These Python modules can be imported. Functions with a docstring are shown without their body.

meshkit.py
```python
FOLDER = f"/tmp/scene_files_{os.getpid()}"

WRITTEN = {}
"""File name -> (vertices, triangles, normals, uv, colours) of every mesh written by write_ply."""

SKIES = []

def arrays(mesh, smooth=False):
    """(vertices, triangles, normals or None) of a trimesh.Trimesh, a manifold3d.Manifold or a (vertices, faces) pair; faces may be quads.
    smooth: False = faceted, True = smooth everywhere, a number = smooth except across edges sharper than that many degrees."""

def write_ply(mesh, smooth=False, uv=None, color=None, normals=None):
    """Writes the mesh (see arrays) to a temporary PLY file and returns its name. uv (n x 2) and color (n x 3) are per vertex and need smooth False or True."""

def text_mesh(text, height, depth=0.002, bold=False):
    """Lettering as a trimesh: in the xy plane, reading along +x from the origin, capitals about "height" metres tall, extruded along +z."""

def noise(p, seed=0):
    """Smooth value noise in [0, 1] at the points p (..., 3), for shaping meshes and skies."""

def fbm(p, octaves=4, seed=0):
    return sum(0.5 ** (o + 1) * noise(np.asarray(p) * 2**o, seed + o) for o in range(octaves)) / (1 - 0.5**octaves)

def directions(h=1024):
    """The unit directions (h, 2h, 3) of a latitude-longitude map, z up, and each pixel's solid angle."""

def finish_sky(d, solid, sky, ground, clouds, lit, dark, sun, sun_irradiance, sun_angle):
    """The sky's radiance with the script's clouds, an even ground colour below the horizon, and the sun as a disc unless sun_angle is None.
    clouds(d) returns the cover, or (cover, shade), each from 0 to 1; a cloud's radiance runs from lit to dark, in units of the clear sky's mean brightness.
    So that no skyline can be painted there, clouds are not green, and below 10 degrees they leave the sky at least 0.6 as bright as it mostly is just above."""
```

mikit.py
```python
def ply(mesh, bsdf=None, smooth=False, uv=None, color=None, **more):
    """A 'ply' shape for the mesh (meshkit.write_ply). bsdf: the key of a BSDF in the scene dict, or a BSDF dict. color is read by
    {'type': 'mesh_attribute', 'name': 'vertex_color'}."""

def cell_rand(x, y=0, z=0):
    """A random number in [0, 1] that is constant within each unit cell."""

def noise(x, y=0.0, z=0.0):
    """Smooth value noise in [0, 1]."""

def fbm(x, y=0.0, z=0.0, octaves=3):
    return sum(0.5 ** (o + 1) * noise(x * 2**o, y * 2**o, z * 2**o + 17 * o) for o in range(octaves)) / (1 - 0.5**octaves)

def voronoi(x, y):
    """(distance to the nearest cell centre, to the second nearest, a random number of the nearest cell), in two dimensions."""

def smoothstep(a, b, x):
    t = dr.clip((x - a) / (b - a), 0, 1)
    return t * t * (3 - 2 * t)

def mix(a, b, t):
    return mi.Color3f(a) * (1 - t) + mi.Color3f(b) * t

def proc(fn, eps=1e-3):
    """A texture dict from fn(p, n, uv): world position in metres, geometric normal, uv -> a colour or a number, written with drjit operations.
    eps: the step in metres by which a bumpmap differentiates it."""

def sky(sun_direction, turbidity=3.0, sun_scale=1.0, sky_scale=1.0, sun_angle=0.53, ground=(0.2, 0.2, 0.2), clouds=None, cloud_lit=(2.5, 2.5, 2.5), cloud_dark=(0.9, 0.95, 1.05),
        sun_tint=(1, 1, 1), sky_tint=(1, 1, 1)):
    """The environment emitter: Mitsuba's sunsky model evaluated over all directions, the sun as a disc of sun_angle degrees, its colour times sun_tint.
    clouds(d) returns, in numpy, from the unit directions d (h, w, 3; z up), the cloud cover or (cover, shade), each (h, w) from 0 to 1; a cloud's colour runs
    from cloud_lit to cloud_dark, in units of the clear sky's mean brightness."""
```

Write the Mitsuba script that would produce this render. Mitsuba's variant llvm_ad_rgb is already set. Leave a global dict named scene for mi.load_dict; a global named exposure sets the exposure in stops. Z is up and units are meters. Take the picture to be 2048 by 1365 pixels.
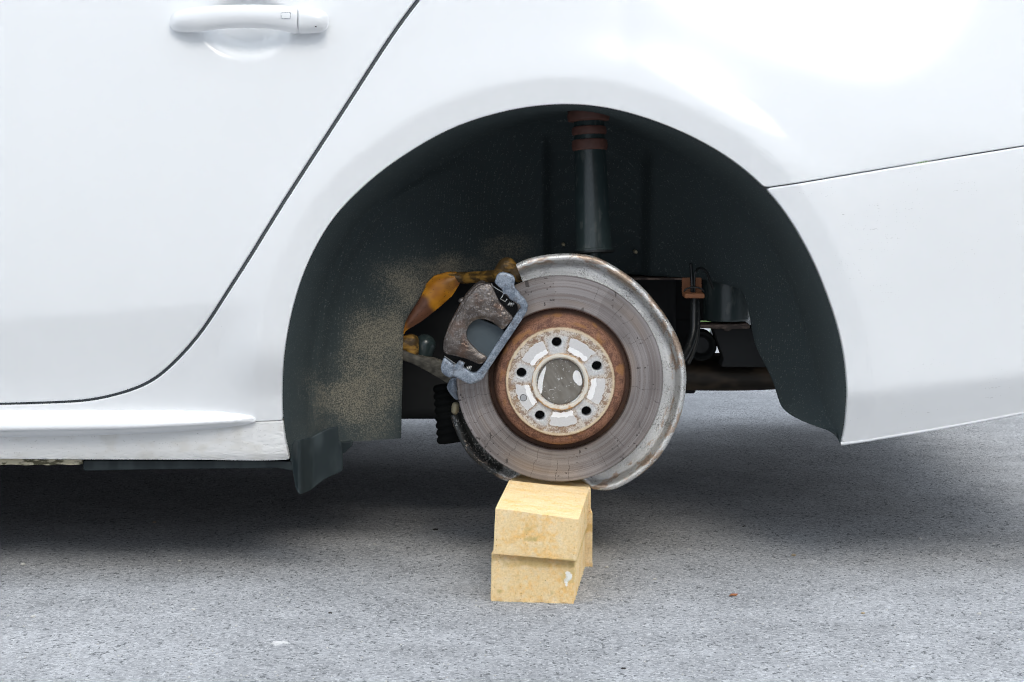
import math, random
import numpy as np, trimesh, shapely
import shapely.geometry as sg
import drjit as dr
import mitsuba as mi
import mikit, meshkit
from mikit import proc, noise, fbm, voronoi, cell_rand, smoothstep, mix
from scipy.spatial import Delaunay, cKDTree
from scipy.interpolate import PchipInterpolator, CubicSpline
from manifold3d import Manifold, CrossSection

T = mi.ScalarTransform4f
random.seed(3)
rng = np.random.default_rng(7)
scene, labels = {}, {}

# ------------------------------------------------------------------ camera, sky, exposure
W, H, F = 2048.0, 1365.0, 4350.0            # the photograph's frame; focal length in its pixels
PITCH = math.atan((H / 2 - 310.0) / F)       # the horizon lies at row 310
CAM = np.array([0.0, -3.026, 0.585])
FWD = np.array([0, math.cos(PITCH), -math.sin(PITCH)])
UP = np.array([0, math.sin(PITCH), math.cos(PITCH)])
scene['camera'] = {'type': 'perspective', 'fov': math.degrees(2 * math.atan(W / 2 / F)), 'fov_axis': 'x',
                   'near_clip': 0.05, 'far_clip': 500.0,
                   'to_world': T().look_at(origin=CAM.tolist(), target=(CAM + FWD).tolist(), up=[0, 0, 1])}
exposure = 2.52
def overcast(d):
    # a closed cloud deck: three times as bright overhead as at the horizon, as overcast skies are, faintly mottled
    e = np.clip(d[..., 2], 0, 1)
    m = meshkit.fbm(d * [3.0, 3.0, 5.0], 4, 5) - 0.5
    return np.ones(d.shape[:2]), np.clip(1 - e + 0.25 * m, 0, 1)
scene['sky'] = mikit.sky((0.26, -0.98, 0.90), turbidity=3, sun_scale=0.18, sun_angle=26, clouds=overcast, cloud_lit=(3.25, 3.55, 3.95), cloud_dark=(1.08, 1.18, 1.32), sun_tint=(0.85, 0.97, 1.17))

# ------------------------------------------------------------------ helpers
def ray(px, py):
    u, v = (px - W / 2) / F, (py - H / 2) / F
    return FWD + u * np.array([1.0, 0, 0]) - v * UP

def at(px, py, y):
    """the point of the plane y = const (metres; the car's side runs along x) that the photograph shows at this pixel"""
    d = ray(px, py)
    return CAM + d * ((y - CAM[1]) / d[1])

def at_ground(px, py, z=0.0):
    d = ray(px, py)
    return CAM + d * ((z - CAM[2]) / d[2])

def xz(pts, y):
    return np.array([at(a, b, y)[[0, 2]] for a, b in pts])

def add(key, mesh, bsdf, smooth=40, **more):
    base, k = key, 0
    while key in scene:
        k += 1
        key = f'{base}_{k:03d}'
    scene[key] = mikit.ply(mesh, bsdf, smooth=smooth, **more)
    return key

def resample(pts, sp, closed=True):
    p = np.asarray(pts, float)
    if closed:
        p = np.vstack([p, p[:1]])
    s = np.concatenate([[0], np.cumsum(np.linalg.norm(np.diff(p, axis=0), axis=1))])
    keep = np.concatenate([[True], np.diff(s) > 1e-9])
    p, s = p[keep], s[keep]
    n = max(4, int(round(s[-1] / sp)))
    t = np.linspace(0, s[-1], n + 1)
    q = np.stack([np.interp(t, s, p[:, k]) for k in range(p.shape[1])], 1)
    return q[:-1] if closed else q

def spline(pts, n=200, closed=False):
    p = np.asarray(pts, float)
    if closed:
        p = np.vstack([p, p[:1]])
    s = np.concatenate([[0], np.cumsum(np.linalg.norm(np.diff(p, axis=0), axis=1) ** 0.6)])
    c = CubicSpline(s, p, bc_type='periodic' if closed else 'natural')
    q = c(np.linspace(0, s[-1], n))
    return q[:-1] if closed else q

def smooth_poly(pts, r):
    """rounds the corners of an outline by about r metres"""
    return sg.Polygon(pts).buffer(0).buffer(-r).buffer(2 * r).buffer(-r)

def panel(poly, yf, r=0.0015, depth=0.012, sp=0.008, bsp=None, back=False, rows=4):
    """a pressed sheet in the side plane: front face y = yf(x, z), rounded edge of radius r, edge folded back by depth"""
    if not isinstance(poly, sg.Polygon):
        poly = sg.Polygon(poly)
    poly = poly.buffer(0)
    ins = poly.buffer(-r) if r > 0 else poly
    if ins.geom_type != 'Polygon':
        ins = max(ins.geoms, key=lambda g: g.area)
    ins = sg.polygon.orient(ins, 1.0)
    bsp = bsp or sp * 0.5
    loops = [resample(np.array(l.coords)[:-1], bsp) for l in (ins.exterior, *ins.interiors)]
    P = np.vstack(loops)
    x0, z0, x1, z1 = ins.bounds
    gx, gz = np.meshgrid(np.arange(x0 + sp / 2, x1, sp), np.arange(z0 + sp / 2, z1, sp))
    gz = gz + (np.arange(gx.shape[1]) % 2)[None, :] * sp * 0.5
    g = np.stack([gx.ravel(), gz.ravel()], 1)
    core = ins.buffer(-bsp * 0.6)
    shapely.prepare(core)
    g = g[shapely.contains_xy(core, g[:, 0], g[:, 1])] if len(g) else g
    pts = np.vstack([P, g])
    tri = Delaunay(pts).simplices
    c = pts[tri].mean(1)
    grown = ins.buffer(1e-5)
    shapely.prepare(grown)
    tri = tri[shapely.contains_xy(grown, c[:, 0], c[:, 1])]
    a = np.cross(pts[tri[:, 1]] - pts[tri[:, 0]], pts[tri[:, 2]] - pts[tri[:, 0]])
    tri = tri[np.abs(a) > 1e-12]
    a = a[np.abs(a) > 1e-12]
    tri = np.where((a < 0)[:, None], tri[:, ::-1], tri)     # counter-clockwise in (x, z): the normal points to -y
    y = yf(pts[:, 0], pts[:, 1])
    V, Fc = [np.stack([pts[:, 0], y, pts[:, 1]], 1)], [tri]
    n0, start = len(pts), 0
    backs = []
    for l in loops:
        n = len(l)
        t = np.roll(l, -1, 0) - np.roll(l, 1, 0)
        nor = np.stack([t[:, 1], -t[:, 0]], 1) / np.maximum(np.linalg.norm(t, axis=1, keepdims=True), 1e-12)
        prev = np.arange(start, start + n)
        yl = yf(l[:, 0], l[:, 1])
        steps = [(r * math.sin(k / rows * math.pi / 2), r * (1 - math.cos(k / rows * math.pi / 2))) for k in range(1, rows + 1)] if r > 0 else []
        steps.append((r, max(depth, r + 1e-4)))
        for off, dy in steps:
            q = l + nor * off
            V.append(np.stack([q[:, 0], yl + dy, q[:, 1]], 1))
            cur = np.arange(n0, n0 + n)
            n0 += n
            a_, b_ = prev, np.roll(prev, -1)
            c_, d_ = np.roll(cur, -1), cur
            Fc += [np.stack([a_, d_, c_], 1), np.stack([a_, c_, b_], 1)]
            prev = cur
        start += n
        backs.append((V[-1], l))
    if back:
        bp = pts.copy()
        k = 0
        for v, l in backs:
            bp[k:k + len(l)] = v[:, [0, 2]]
            k += len(l)
        V.append(np.stack([bp[:, 0], y + max(depth, r + 1e-4), bp[:, 1]], 1))
        Fc.append(tri[:, ::-1] + n0)
    V, Fc = np.vstack(V), np.vstack(Fc)
    return trimesh.Trimesh(V, Fc, process=False)

def const(y, dome=None):
    return lambda x, z: np.full(np.shape(x), float(y))

def domed(poly, y, h, w):
    """front face that swells by h towards the camera over a distance w from its edge"""
    b = poly.boundary
    def f(x, z):
        d = shapely.distance(b, shapely.points(np.stack([x, z], 1)))
        t = np.clip(d / w, 0, 1)
        return y - h * np.sqrt(1 - (1 - t) ** 2)
    return f

def box(x0, x1, y0, y1, z0, z1, r=0.0):
    if r <= 0:
        m = trimesh.creation.box((x1 - x0, y1 - y0, z1 - z0))
        m.apply_translation(((x0 + x1) / 2, (y0 + y1) / 2, (z0 + z1) / 2))
        return m
    s = Manifold.sphere(r, 16)
    return Manifold.batch_hull([s.translate((x, y, z)) for x in (x0 + r, x1 - r) for y in (y0 + r, y1 - r) for z in (z0 + r, z1 - r)])

def frame_of(d):
    d = np.asarray(d, float) / np.linalg.norm(d)
    a = np.cross(d, [0, 0, 1.0]) if abs(d[2]) < 0.9 else np.cross(d, [0, 1.0, 0])
    a /= np.linalg.norm(a)
    return d, a, np.cross(d, a)

def lathe(profile, p0, p1, n=64, cap=True):
    """profile: (distance along p0 -> p1 in metres, radius)"""
    p0, p1 = np.asarray(p0, float), np.asarray(p1, float)
    d, a, b = frame_of(p1 - p0)
    ang = np.arange(n) * 2 * math.pi / n
    ring = np.cos(ang)[:, None] * a + np.sin(ang)[:, None] * b
    V = [p0 + d * s + ring * r for s, r in profile]
    Fc = []
    for k in range(len(profile) - 1):
        i = np.arange(n)
        j = (i + 1) % n
        Fc += [np.stack([k * n + i, k * n + j, (k + 1) * n + j], 1), np.stack([k * n + i, (k + 1) * n + j, (k + 1) * n + i], 1)]
    V = np.vstack(V)
    if cap:
        V = np.vstack([V, p0 + d * profile[0][0], p0 + d * profile[-1][0]])
        i = np.arange(n)
        j = (i + 1) % n
        m = len(V)
        Fc += [np.stack([j, i, np.full(n, m - 2)], 1), np.stack([(len(profile) - 1) * n + i, (len(profile) - 1) * n + j, np.full(n, m - 1)], 1)]
    m = trimesh.Trimesh(V, np.vstack(Fc), process=False)
    if m.volume < 0:
        m.invert()
    return m

def tube(pts, r, n=12, dense=None, closed=False):
    p = np.asarray(pts, float)
    if dense:
        p = spline(p, dense)
    t = np.gradient(p, axis=0)
    t /= np.linalg.norm(t, axis=1, keepdims=True)
    r = np.broadcast_to(r, (len(p),)) if np.ndim(r) == 0 or len(np.atleast_1d(r)) == len(p) else np.interp(np.linspace(0, 1, len(p)), np.linspace(0, 1, len(r)), r)
    a = np.cross(t[0], [0.3, 0.2, 0.9])
    A = []
    for k in range(len(p)):
        a = a - t[k] * np.dot(a, t[k])
        a /= np.linalg.norm(a)
        A.append(a)
    A = np.array(A)
    B = np.cross(t, A)
    ang = np.arange(n) * 2 * math.pi / n
    V = p[:, None] + r[:, None, None] * (np.cos(ang)[None, :, None] * A[:, None] + np.sin(ang)[None, :, None] * B[:, None])
    i, j = np.meshgrid(np.arange(len(p) - 1), np.arange(n), indexing='ij')
    jn = (j + 1) % n
    q = np.stack([i * n + j, i * n + jn, (i + 1) * n + jn, (i + 1) * n + j], -1).reshape(-1, 4)
    Fc = np.vstack([q[:, [0, 1, 2]], q[:, [0, 2, 3]]])
    V = V.reshape(-1, 3)
    m0 = len(V)
    V = np.vstack([V, p[0], p[-1]])
    k = np.arange(n)
    kn = (k + 1) % n
    Fc = np.vstack([Fc, np.stack([kn, k, np.full(n, m0)], 1), np.stack([(len(p) - 1) * n + k, (len(p) - 1) * n + kn, np.full(n, m0 + 1)], 1)])
    m = trimesh.Trimesh(V, Fc, process=False)
    if m.volume < 0:
        m.invert()
    return m

def man_to_tri(m, length=None, taubin=0):
    if length:
        m = m.refine_to_length(length)
    k = m.to_mesh()
    t = trimesh.Trimesh(k.vert_properties[:, :3], k.tri_verts, process=True)
    if taubin:
        trimesh.smoothing.filter_taubin(t, iterations=taubin)
    return t

def chain(nodes, length=0.004, taubin=12):
    """one continuous body: hulls of the spheres at neighbouring nodes ((x, y, z), radius), melted together"""
    s = [Manifold.sphere(r, 24).translate(tuple(map(float, p))) for p, r in nodes]
    m = Manifold()
    for a, b in zip(s, s[1:]):
        m = m + Manifold.batch_hull([a, b])
    return man_to_tri(m, length, taubin)

def join(*ms):
    return trimesh.util.concatenate([m if isinstance(m, trimesh.Trimesh) else man_to_tri(m) for m in ms])

# ------------------------------------------------------------------ materials
def C(r, g, b):
    return mi.Color3f(r, g, b)

def bs(key, color, rough=0.5, metallic=0.0, bump=None, two=True, **more):
    def slot(v):
        if callable(v):
            return proc(v)
        if isinstance(v, (tuple, list)):
            return {'type': 'rgb', 'value': list(v)}
        return v
    d = {'type': 'principled', 'base_color': slot(color), 'roughness': slot(rough), 'metallic': slot(metallic), **{k: slot(v) for k, v in more.items()}}
    if bump:
        fn, scale, eps = bump
        d = {'type': 'bumpmap', 'arbitrary': proc(fn, eps), 'scale': scale, 'bsdf': d}
    scene[key] = {'type': 'twosided', 'bsdf': d} if two else d

AX = at(1120.6, 764, 0.0)          # wheel axis, along y
CX, CZ = float(AX[0]), float(AX[2])

bs('m_white', (0.745, 0.757, 0.765), 0.09, specular=0.55)

def bumper_color(p, n, uv):
    s = noise(p.x * 760 + 60 * noise(p.x * 90, p.z * 90, 2.0), p.z * 760, 3.1)
    patch = smoothstep(0.55, 0.8, noise(p.x * 26, p.z * 30, 9.0))
    t = smoothstep(0.93, 0.97, s) * patch
    return mix(C(0.745, 0.757, 0.765), C(0.16, 0.14, 0.12), t * 0.8)
bs('m_white_specked', bumper_color, 0.11, specular=0.55)

def sill_color(p, n, uv):
    d = fbm(p.x * 40, p.z * 60, 2.0, 3)
    s = smoothstep(0.90, 0.96, noise(p.x * 800 + 40 * d, p.z * 800, 8.0))
    return mix(mix(C(0.72, 0.72, 0.71), C(0.66, 0.65, 0.62), smoothstep(0.45, 0.75, d)), C(0.25, 0.23, 0.20), s * 0.5)
bs('m_sill', sill_color, 0.45, specular=0.45, bump=(lambda p, n, uv: fbm(p.x * 260, p.z * 420, 1.0, 2), 0.0011, 5e-4))

bs('m_black_plastic', lambda p, n, uv: mix(C(0.007, 0.014, 0.016), C(0.026, 0.037, 0.039), smoothstep(0.4, 0.8, fbm(p.x * 60, p.z * 25, p.y * 60, 3))), 0.5, specular=0.4)
bs('m_sealant', lambda p, n, uv: mix(C(0.55, 0.50, 0.36), C(0.10, 0.09, 0.05), smoothstep(0.50, 0.72, fbm(p.x * 90, p.z * 260, 4.0, 3))), 0.8,
   bump=(lambda p, n, uv: fbm(p.x * 160, p.z * 300, 1.0, 2), 0.002, 5e-4))
bs('m_seal', (0.075, 0.085, 0.095), 0.55)
bs('m_lightgrey', (0.30, 0.32, 0.34), 0.6)
bs('m_dark', (0.012, 0.013, 0.014), 0.7)
bs('m_floor', (0.03, 0.03, 0.03), 0.8)

def fibre(p, k):
    # short flattened fibres in three directions
    a = noise(p.x * 260 + p.z * 90, p.z * 900 - p.x * 300, p.y * 300 + k)
    b = noise(p.x * 900 - p.z * 250, p.z * 280 + p.x * 120, p.y * 300 + k + 5)
    c = noise(p.x * 620 + p.z * 620, p.z * 300 - p.x * 300, p.y * 300 + k + 9)
    return dr.maximum(a, dr.maximum(b, c))

def liner_color(p, n, uv):
    f = smoothstep(0.80, 0.97, fibre(p, 0.0))
    g = smoothstep(0.90, 0.98, fibre(p, 31.0))
    base = mix(C(0.046, 0.060, 0.063), C(0.135, 0.150, 0.146), f)
    # road dust caught in the felt where the wheel threw it: the patches the photograph shows in front of the wheel
    def blob(px, pz, rx, rz):
        return dr.exp(-(dr.square((p.x - px) / rx) + dr.square((p.z - pz) / rz)))
    w = noise(p.x * 22, p.z * 22, 4.0)
    D = 0.0
    for (bx, by, sx, sz, k) in ((768, 672, 52, 60, 1.0), (745, 760, 60, 90, 0.45), (905, 545, 110, 26, 0.8), (812, 575, 45, 50, 0.8), (690, 790, 80, 90, 0.45), (1010, 500, 60, 30, 0.35)):
        c = at(bx, by, 0.14)
        D = D + k * blob(float(c[0]), float(c[2]), sx / 1380, sz / 1380)
    w2 = fbm(p.x * 34 + 3, p.z * 34, 4.0, 4)
    D = dr.clip(D * (0.45 + 1.0 * smoothstep(0.30, 0.72, w2 * 0.7 + 0.3 * w)), 0, 1)
    fb = 0.6 * fibre(mi.Point3f(p.x * 2.3, p.y * 2.3, p.z * 2.3), 77.0) + 0.4 * noise(p.x * 1000, p.z * 1000, 2.0)
    cover = smoothstep(0.42, -0.36, (0.95 - 0.62 * D) - fb) * smoothstep(0.02, 0.3, D)
    base = mix(base, mix(C(0.115, 0.110, 0.092), C(0.29, 0.268, 0.210), smoothstep(0.4, 0.8, fb)), cover * 0.9)
    spk = smoothstep(0.955, 0.975, noise(p.x * 420, p.z * 420, p.y * 420 + 3.0))
    base = mix(base, C(0.28, 0.22, 0.12), g * 0.22)
    return mix(base, C(0.30, 0.28, 0.22), spk * 0.6)
bs('m_liner', liner_color, 0.95, specular=0.15, bump=(lambda p, n, uv: fibre(p, 0.0), 0.0012, 6e-4))

def polar(p):
    dx, dz = p.x - CX, p.z - CZ
    return dr.sqrt(dx * dx + dz * dz), dr.atan2(dz, dx)

def ring_color(p, n, uv):
    r, t = polar(p)
    g = noise(r * 1400, 1.0, 2.0) * 0.5 + noise(r * 420, 5.0, t * 0.8) * 0.5
    streak = noise(r * 900, t * 2.2 + 10, 3.0)
    base = mix(C(0.27, 0.235, 0.225), C(0.41, 0.375, 0.365), smoothstep(0.25, 0.75, g * 0.6 + streak * 0.4))
    base = mix(base, C(0.40, 0.29, 0.20), 0.30 * smoothstep(0.5, 0.8, fbm(r * 60, t * 1.5, 8.0, 2)))
    sect = noise(t * 3.2 + 20, r * 22, 4.0)
    base = base * (0.60 + 0.40 * sect + 0.16 * cell_rand((t + 0.05 * noise(r * 120, 3.0, t * 3)) * 3.65, 8.0, 2.0))
    # heat cracks and pad marks across the braking face
    w = t + 0.05 * noise(r * 120, 3.0, t * 3)
    k = w * 7.3
    cr = cell_rand(k, 3.0, 1.0)
    cut = dr.abs(k - dr.floor(k) - (0.3 + 0.4 * cell_rand(k, 9.0, 4.0)))
    crack = (1 - smoothstep(0.006, 0.022, cut)) * dr.select(cr > 0.45, 1.0, 0.0) * smoothstep(0.35, 0.6, noise(r * 55, dr.floor(k) * 3.7, 1.0))
    base = mix(base, C(0.05, 0.045, 0.045), crack * 0.8)
    return mix(base, C(0.07, 0.06, 0.055), 0.8 * smoothstep(0.84, 0.88, noise(p.x * 260, p.z * 260, 6.0)) * smoothstep(0.5, 0.7, noise(p.x * 40, p.z * 40, 1.0)))
bs('m_ring', ring_color, lambda p, n, uv: 0.36 + 0.14 * noise(polar(p)[0] * 700, 2.0, 2.0), 0.75,
   bump=(lambda p, n, uv: noise(polar(p)[0] * 900, 1.0, 0.0) + 0.5 * noise(polar(p)[0] * 2200, 7.0, 0.0), 0.00006, 1.5e-4))

def hat_color(p, n, uv):
    r, t = polar(p)
    f = fbm(p.x * 130, p.z * 130, p.y * 130, 3)
    fine = noise(p.x * 900, p.z * 900, p.y * 900)
    rust = mix(C(0.12, 0.056, 0.038), C(0.28, 0.140, 0.088), smoothstep(0.3, 0.7, 0.6 * f + 0.4 * fine))
    rust = mix(rust, C(0.36, 0.17, 0.05), 0.5 * smoothstep(0.62, 0.8, fbm(t * 5, r * 120, 2.0, 2)))
    face = mix(C(0.30, 0.205, 0.135), C(0.54, 0.50, 0.45), smoothstep(0.35, 0.65, f * 0.6 + fine * 0.4))
    face = mix(face, C(0.20, 0.12, 0.08), smoothstep(0.60, 0.72, fbm(p.x * 260, p.z * 260, 5.0, 2)) * 0.7)
    cream = C(0.62, 0.50, 0.34)
    # clean zinc between the contact pads, round the bolt holes
    th = (t - math.radians(95.2)) * (5 / (2 * math.pi))
    near = dr.abs(th - dr.round(th))
    zn = (1 - smoothstep(0.14, 0.24, near + 0.12 * (f - 0.5))) * (1 - smoothstep(0.060, 0.069, r + 0.012 * (f - 0.5)))
    face = mix(face, mix(C(0.46, 0.48, 0.50), C(0.62, 0.64, 0.65), fine), zn * 0.85)
    edge = smoothstep(0.0715, 0.0738, r + 0.0025 * (f - 0.5))
    face = mix(face, cream, edge * 0.8)
    out = mix(face, rust, smoothstep(0.0750, 0.0772, r + 0.002 * (fine - 0.5)))
    dark = smoothstep(0.090, 0.0945, r + 0.004 * (f - 0.5))
    return mix(out, C(0.045, 0.026, 0.020), dark * 0.85)
bs('m_hat', hat_color, 0.72, specular=0.35, bump=(lambda p, n, uv: fbm(p.x * 420, p.z * 420, p.y * 420, 2), 0.0010, 4e-4))

def collar_color(p, n, uv):
    f = fbm(p.x * 200, p.z * 200, p.y * 200, 3)
    lowr = smoothstep(0.1, 0.9, noise(polar(p)[1] * 2.0, 3.0, 1.0))
    r, t = polar(p)
    orange = smoothstep(0.62, 0.85, 0.7 * f + 0.42 * smoothstep(0.0372, 0.0398, r) + 0.25 * smoothstep(-0.55, -1.2, t) * smoothstep(-2.6, -2.2, t) * 1.0) * 0.9
    return mix(C(0.66, 0.62, 0.54), C(0.50, 0.24, 0.06), orange)
bs('m_collar', collar_color, 0.55, 0.15, specular=0.5, bump=(lambda p, n, uv: fbm(p.x * 500, p.z * 500, p.y * 500, 2), 0.0006, 4e-4))
def cap_color(p, n, uv):
    s = noise(p.x * 300 + p.z * 180, p.z * 90 - p.x * 40, 2.0)
    f = fbm(p.x * 120, p.z * 120, 7.0, 3)
    sp = smoothstep(0.86, 0.92, noise(p.x * 800, p.z * 800, 4.0)) * smoothstep(0.4, 0.6, noise(p.x * 90, p.z * 90, 3.0))
    return mix(mix(C(0.15, 0.13, 0.105), C(0.27, 0.255, 0.23), s * 0.6 + f * 0.4), C(0.8, 0.8, 0.8), sp * 0.8)
bs('m_cap', cap_color, 0.42, 0.55)
def pad_worn(p, n, uv):
    r, t = polar(p)
    e = smoothstep(0.0497, 0.0503, r + 0.0022 * (noise(p.x * 260, p.z * 260, 1.0) - 0.5))
    grain = noise(p.x * 1200, p.z * 1200, 3.0)
    return mix(C(0.93, 0.93, 0.93), mix(C(0.60, 0.595, 0.59), C(0.67, 0.66, 0.655), grain), e)
bs('m_worn', pad_worn, 0.42, 0.25, specular=0.5)
bs('m_patch', (0.74, 0.75, 0.76), 0.4, specular=0.5)
bs('m_screw', (0.5, 0.5, 0.5), 0.35, 0.8)

def shield_color(p, n, uv):
    r, t = polar(p)
    f = fbm(p.x * 60, p.z * 60, 3.0, 3)
    fine = noise(p.x * 700, p.z * 700, 5.0)
    zinc = mix(C(0.70, 0.71, 0.71), C(0.86, 0.865, 0.855), fine)
    spots = smoothstep(0.62, 0.72, noise(p.x * 1100, p.z * 1100, 1.0) * 0.55 + f * 0.45)
    zinc = mix(zinc, C(0.17, 0.16, 0.15), spots * 0.7)
    br = smoothstep(0.52, 0.66, fbm(t * 9, r * 160, p.y * 50, 3) + 0.12 * smoothstep(0.0, 1.0, fine)) * smoothstep(0.158, 0.166, r)
    c = mix(zinc, mix(C(0.33, 0.21, 0.13), C(0.60, 0.45, 0.34), fine), br * 0.85)
    # oily black film on the lower front quarter, with a ragged limit
    oil = smoothstep(-2.02, -2.14, t + 0.14 * (f - 0.5)) * (1 - smoothstep(0.6, 0.75, fine * 0.5 + f * 0.5) * 0.5)
    return mix(c, C(0.030, 0.035, 0.036), oil * 0.93)
bs('m_shield', shield_color, 0.42, 0.55, specular=0.5, bump=(lambda p, n, uv: fbm(p.x * 500, p.z * 500, p.y * 500, 2), 0.0006, 4e-4))

def cast_color(p, n, uv):
    f = fbm(p.x * 90, p.z * 90, p.y * 90, 3)
    s = noise(p.x * 620 + p.z * 500, p.z * 460 - p.x * 330, p.y * 300)
    c = mix(C(0.082, 0.067, 0.059), C(0.165, 0.140, 0.123), smoothstep(0.35, 0.7, f))
    c = mix(c, C(0.36, 0.345, 0.355), smoothstep(0.52, 0.85, s * 0.6 + f * 0.45) * 0.5)
    return mix(c, C(0.15, 0.075, 0.045), smoothstep(0.55, 0.8, fbm(p.x * 60, p.z * 60, 11.0, 3)) * 0.5)
bs('m_cast', cast_color, 0.36, 0.60, specular=0.6,
   bump=(lambda p, n, uv: fbm(p.x * 330, p.z * 330, p.y * 330, 3), 0.0013, 4e-4))
def zinc_color(p, n, uv):
    f = fbm(p.x * 110, p.z * 110, p.y * 110, 3)
    fine = noise(p.x * 900, p.z * 900, p.y * 900)
    c = mix(C(0.12, 0.148, 0.190), C(0.28, 0.32, 0.375), smoothstep(0.3, 0.7, f * 0.6 + fine * 0.4))
    return mix(c, C(0.10, 0.10, 0.11), 0.6 * smoothstep(0.62, 0.74, fbm(p.x * 220, p.z * 220, 3.0, 2)))
bs('m_zinc', zinc_color, 0.5, 0.35, specular=0.5, bump=(lambda p, n, uv: fbm(p.x * 420, p.z * 420, p.y * 420, 2), 0.0008, 4e-4))
bs('m_pad', (0.055, 0.075, 0.088), 0.55)
bs('m_clip', (0.75, 0.75, 0.72), 0.25, 0.9)

def orange_color(p, n, uv):
    f = fbm(p.x * 45, p.z * 60, p.y * 45, 3)
    fine = noise(p.x * 500, p.z * 500, p.y * 500)
    c = mix(C(0.46, 0.165, 0.010), C(0.68, 0.30, 0.022), smoothstep(0.3, 0.7, f))
    c = mix(c, C(0.16, 0.065, 0.035), smoothstep(0.50, 0.72, fbm(p.x * 22 + 4, p.z * 30, 2.0, 2)))
    return mix(c, C(0.06, 0.035, 0.02), smoothstep(0.82, 0.9, fine) * 0.7)
bs('m_orange', orange_color, 0.42, specular=0.5, bump=(lambda p, n, uv: fbm(p.x * 90, p.z * 90, p.y * 90, 2), 0.0012, 4e-4))
bs('m_brownrod', lambda p, n, uv: mix(C(0.07, 0.042, 0.014), C(0.40, 0.215, 0.040), smoothstep(0.4, 0.75, fbm(p.x * 60, p.z * 160, p.y * 90, 3))), 0.5,
   bump=(lambda p, n, uv: fbm(p.x * 300, p.z * 300, p.y * 300, 2), 0.0012, 4e-4))
bs('m_armgrey', lambda p, n, uv: mix(C(0.045, 0.042, 0.034), C(0.12, 0.112, 0.092), smoothstep(0.3, 0.75, fbm(p.x * 120, p.z * 200, p.y * 100, 3))), 0.7)
bs('m_gloss_black', lambda p, n, uv: mix(C(0.026, 0.040, 0.041), C(0.065, 0.078, 0.074), smoothstep(0.55, 0.8, fbm(p.x * 150, p.z * 60, p.y * 150, 3))), 0.26, specular=0.6)
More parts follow.
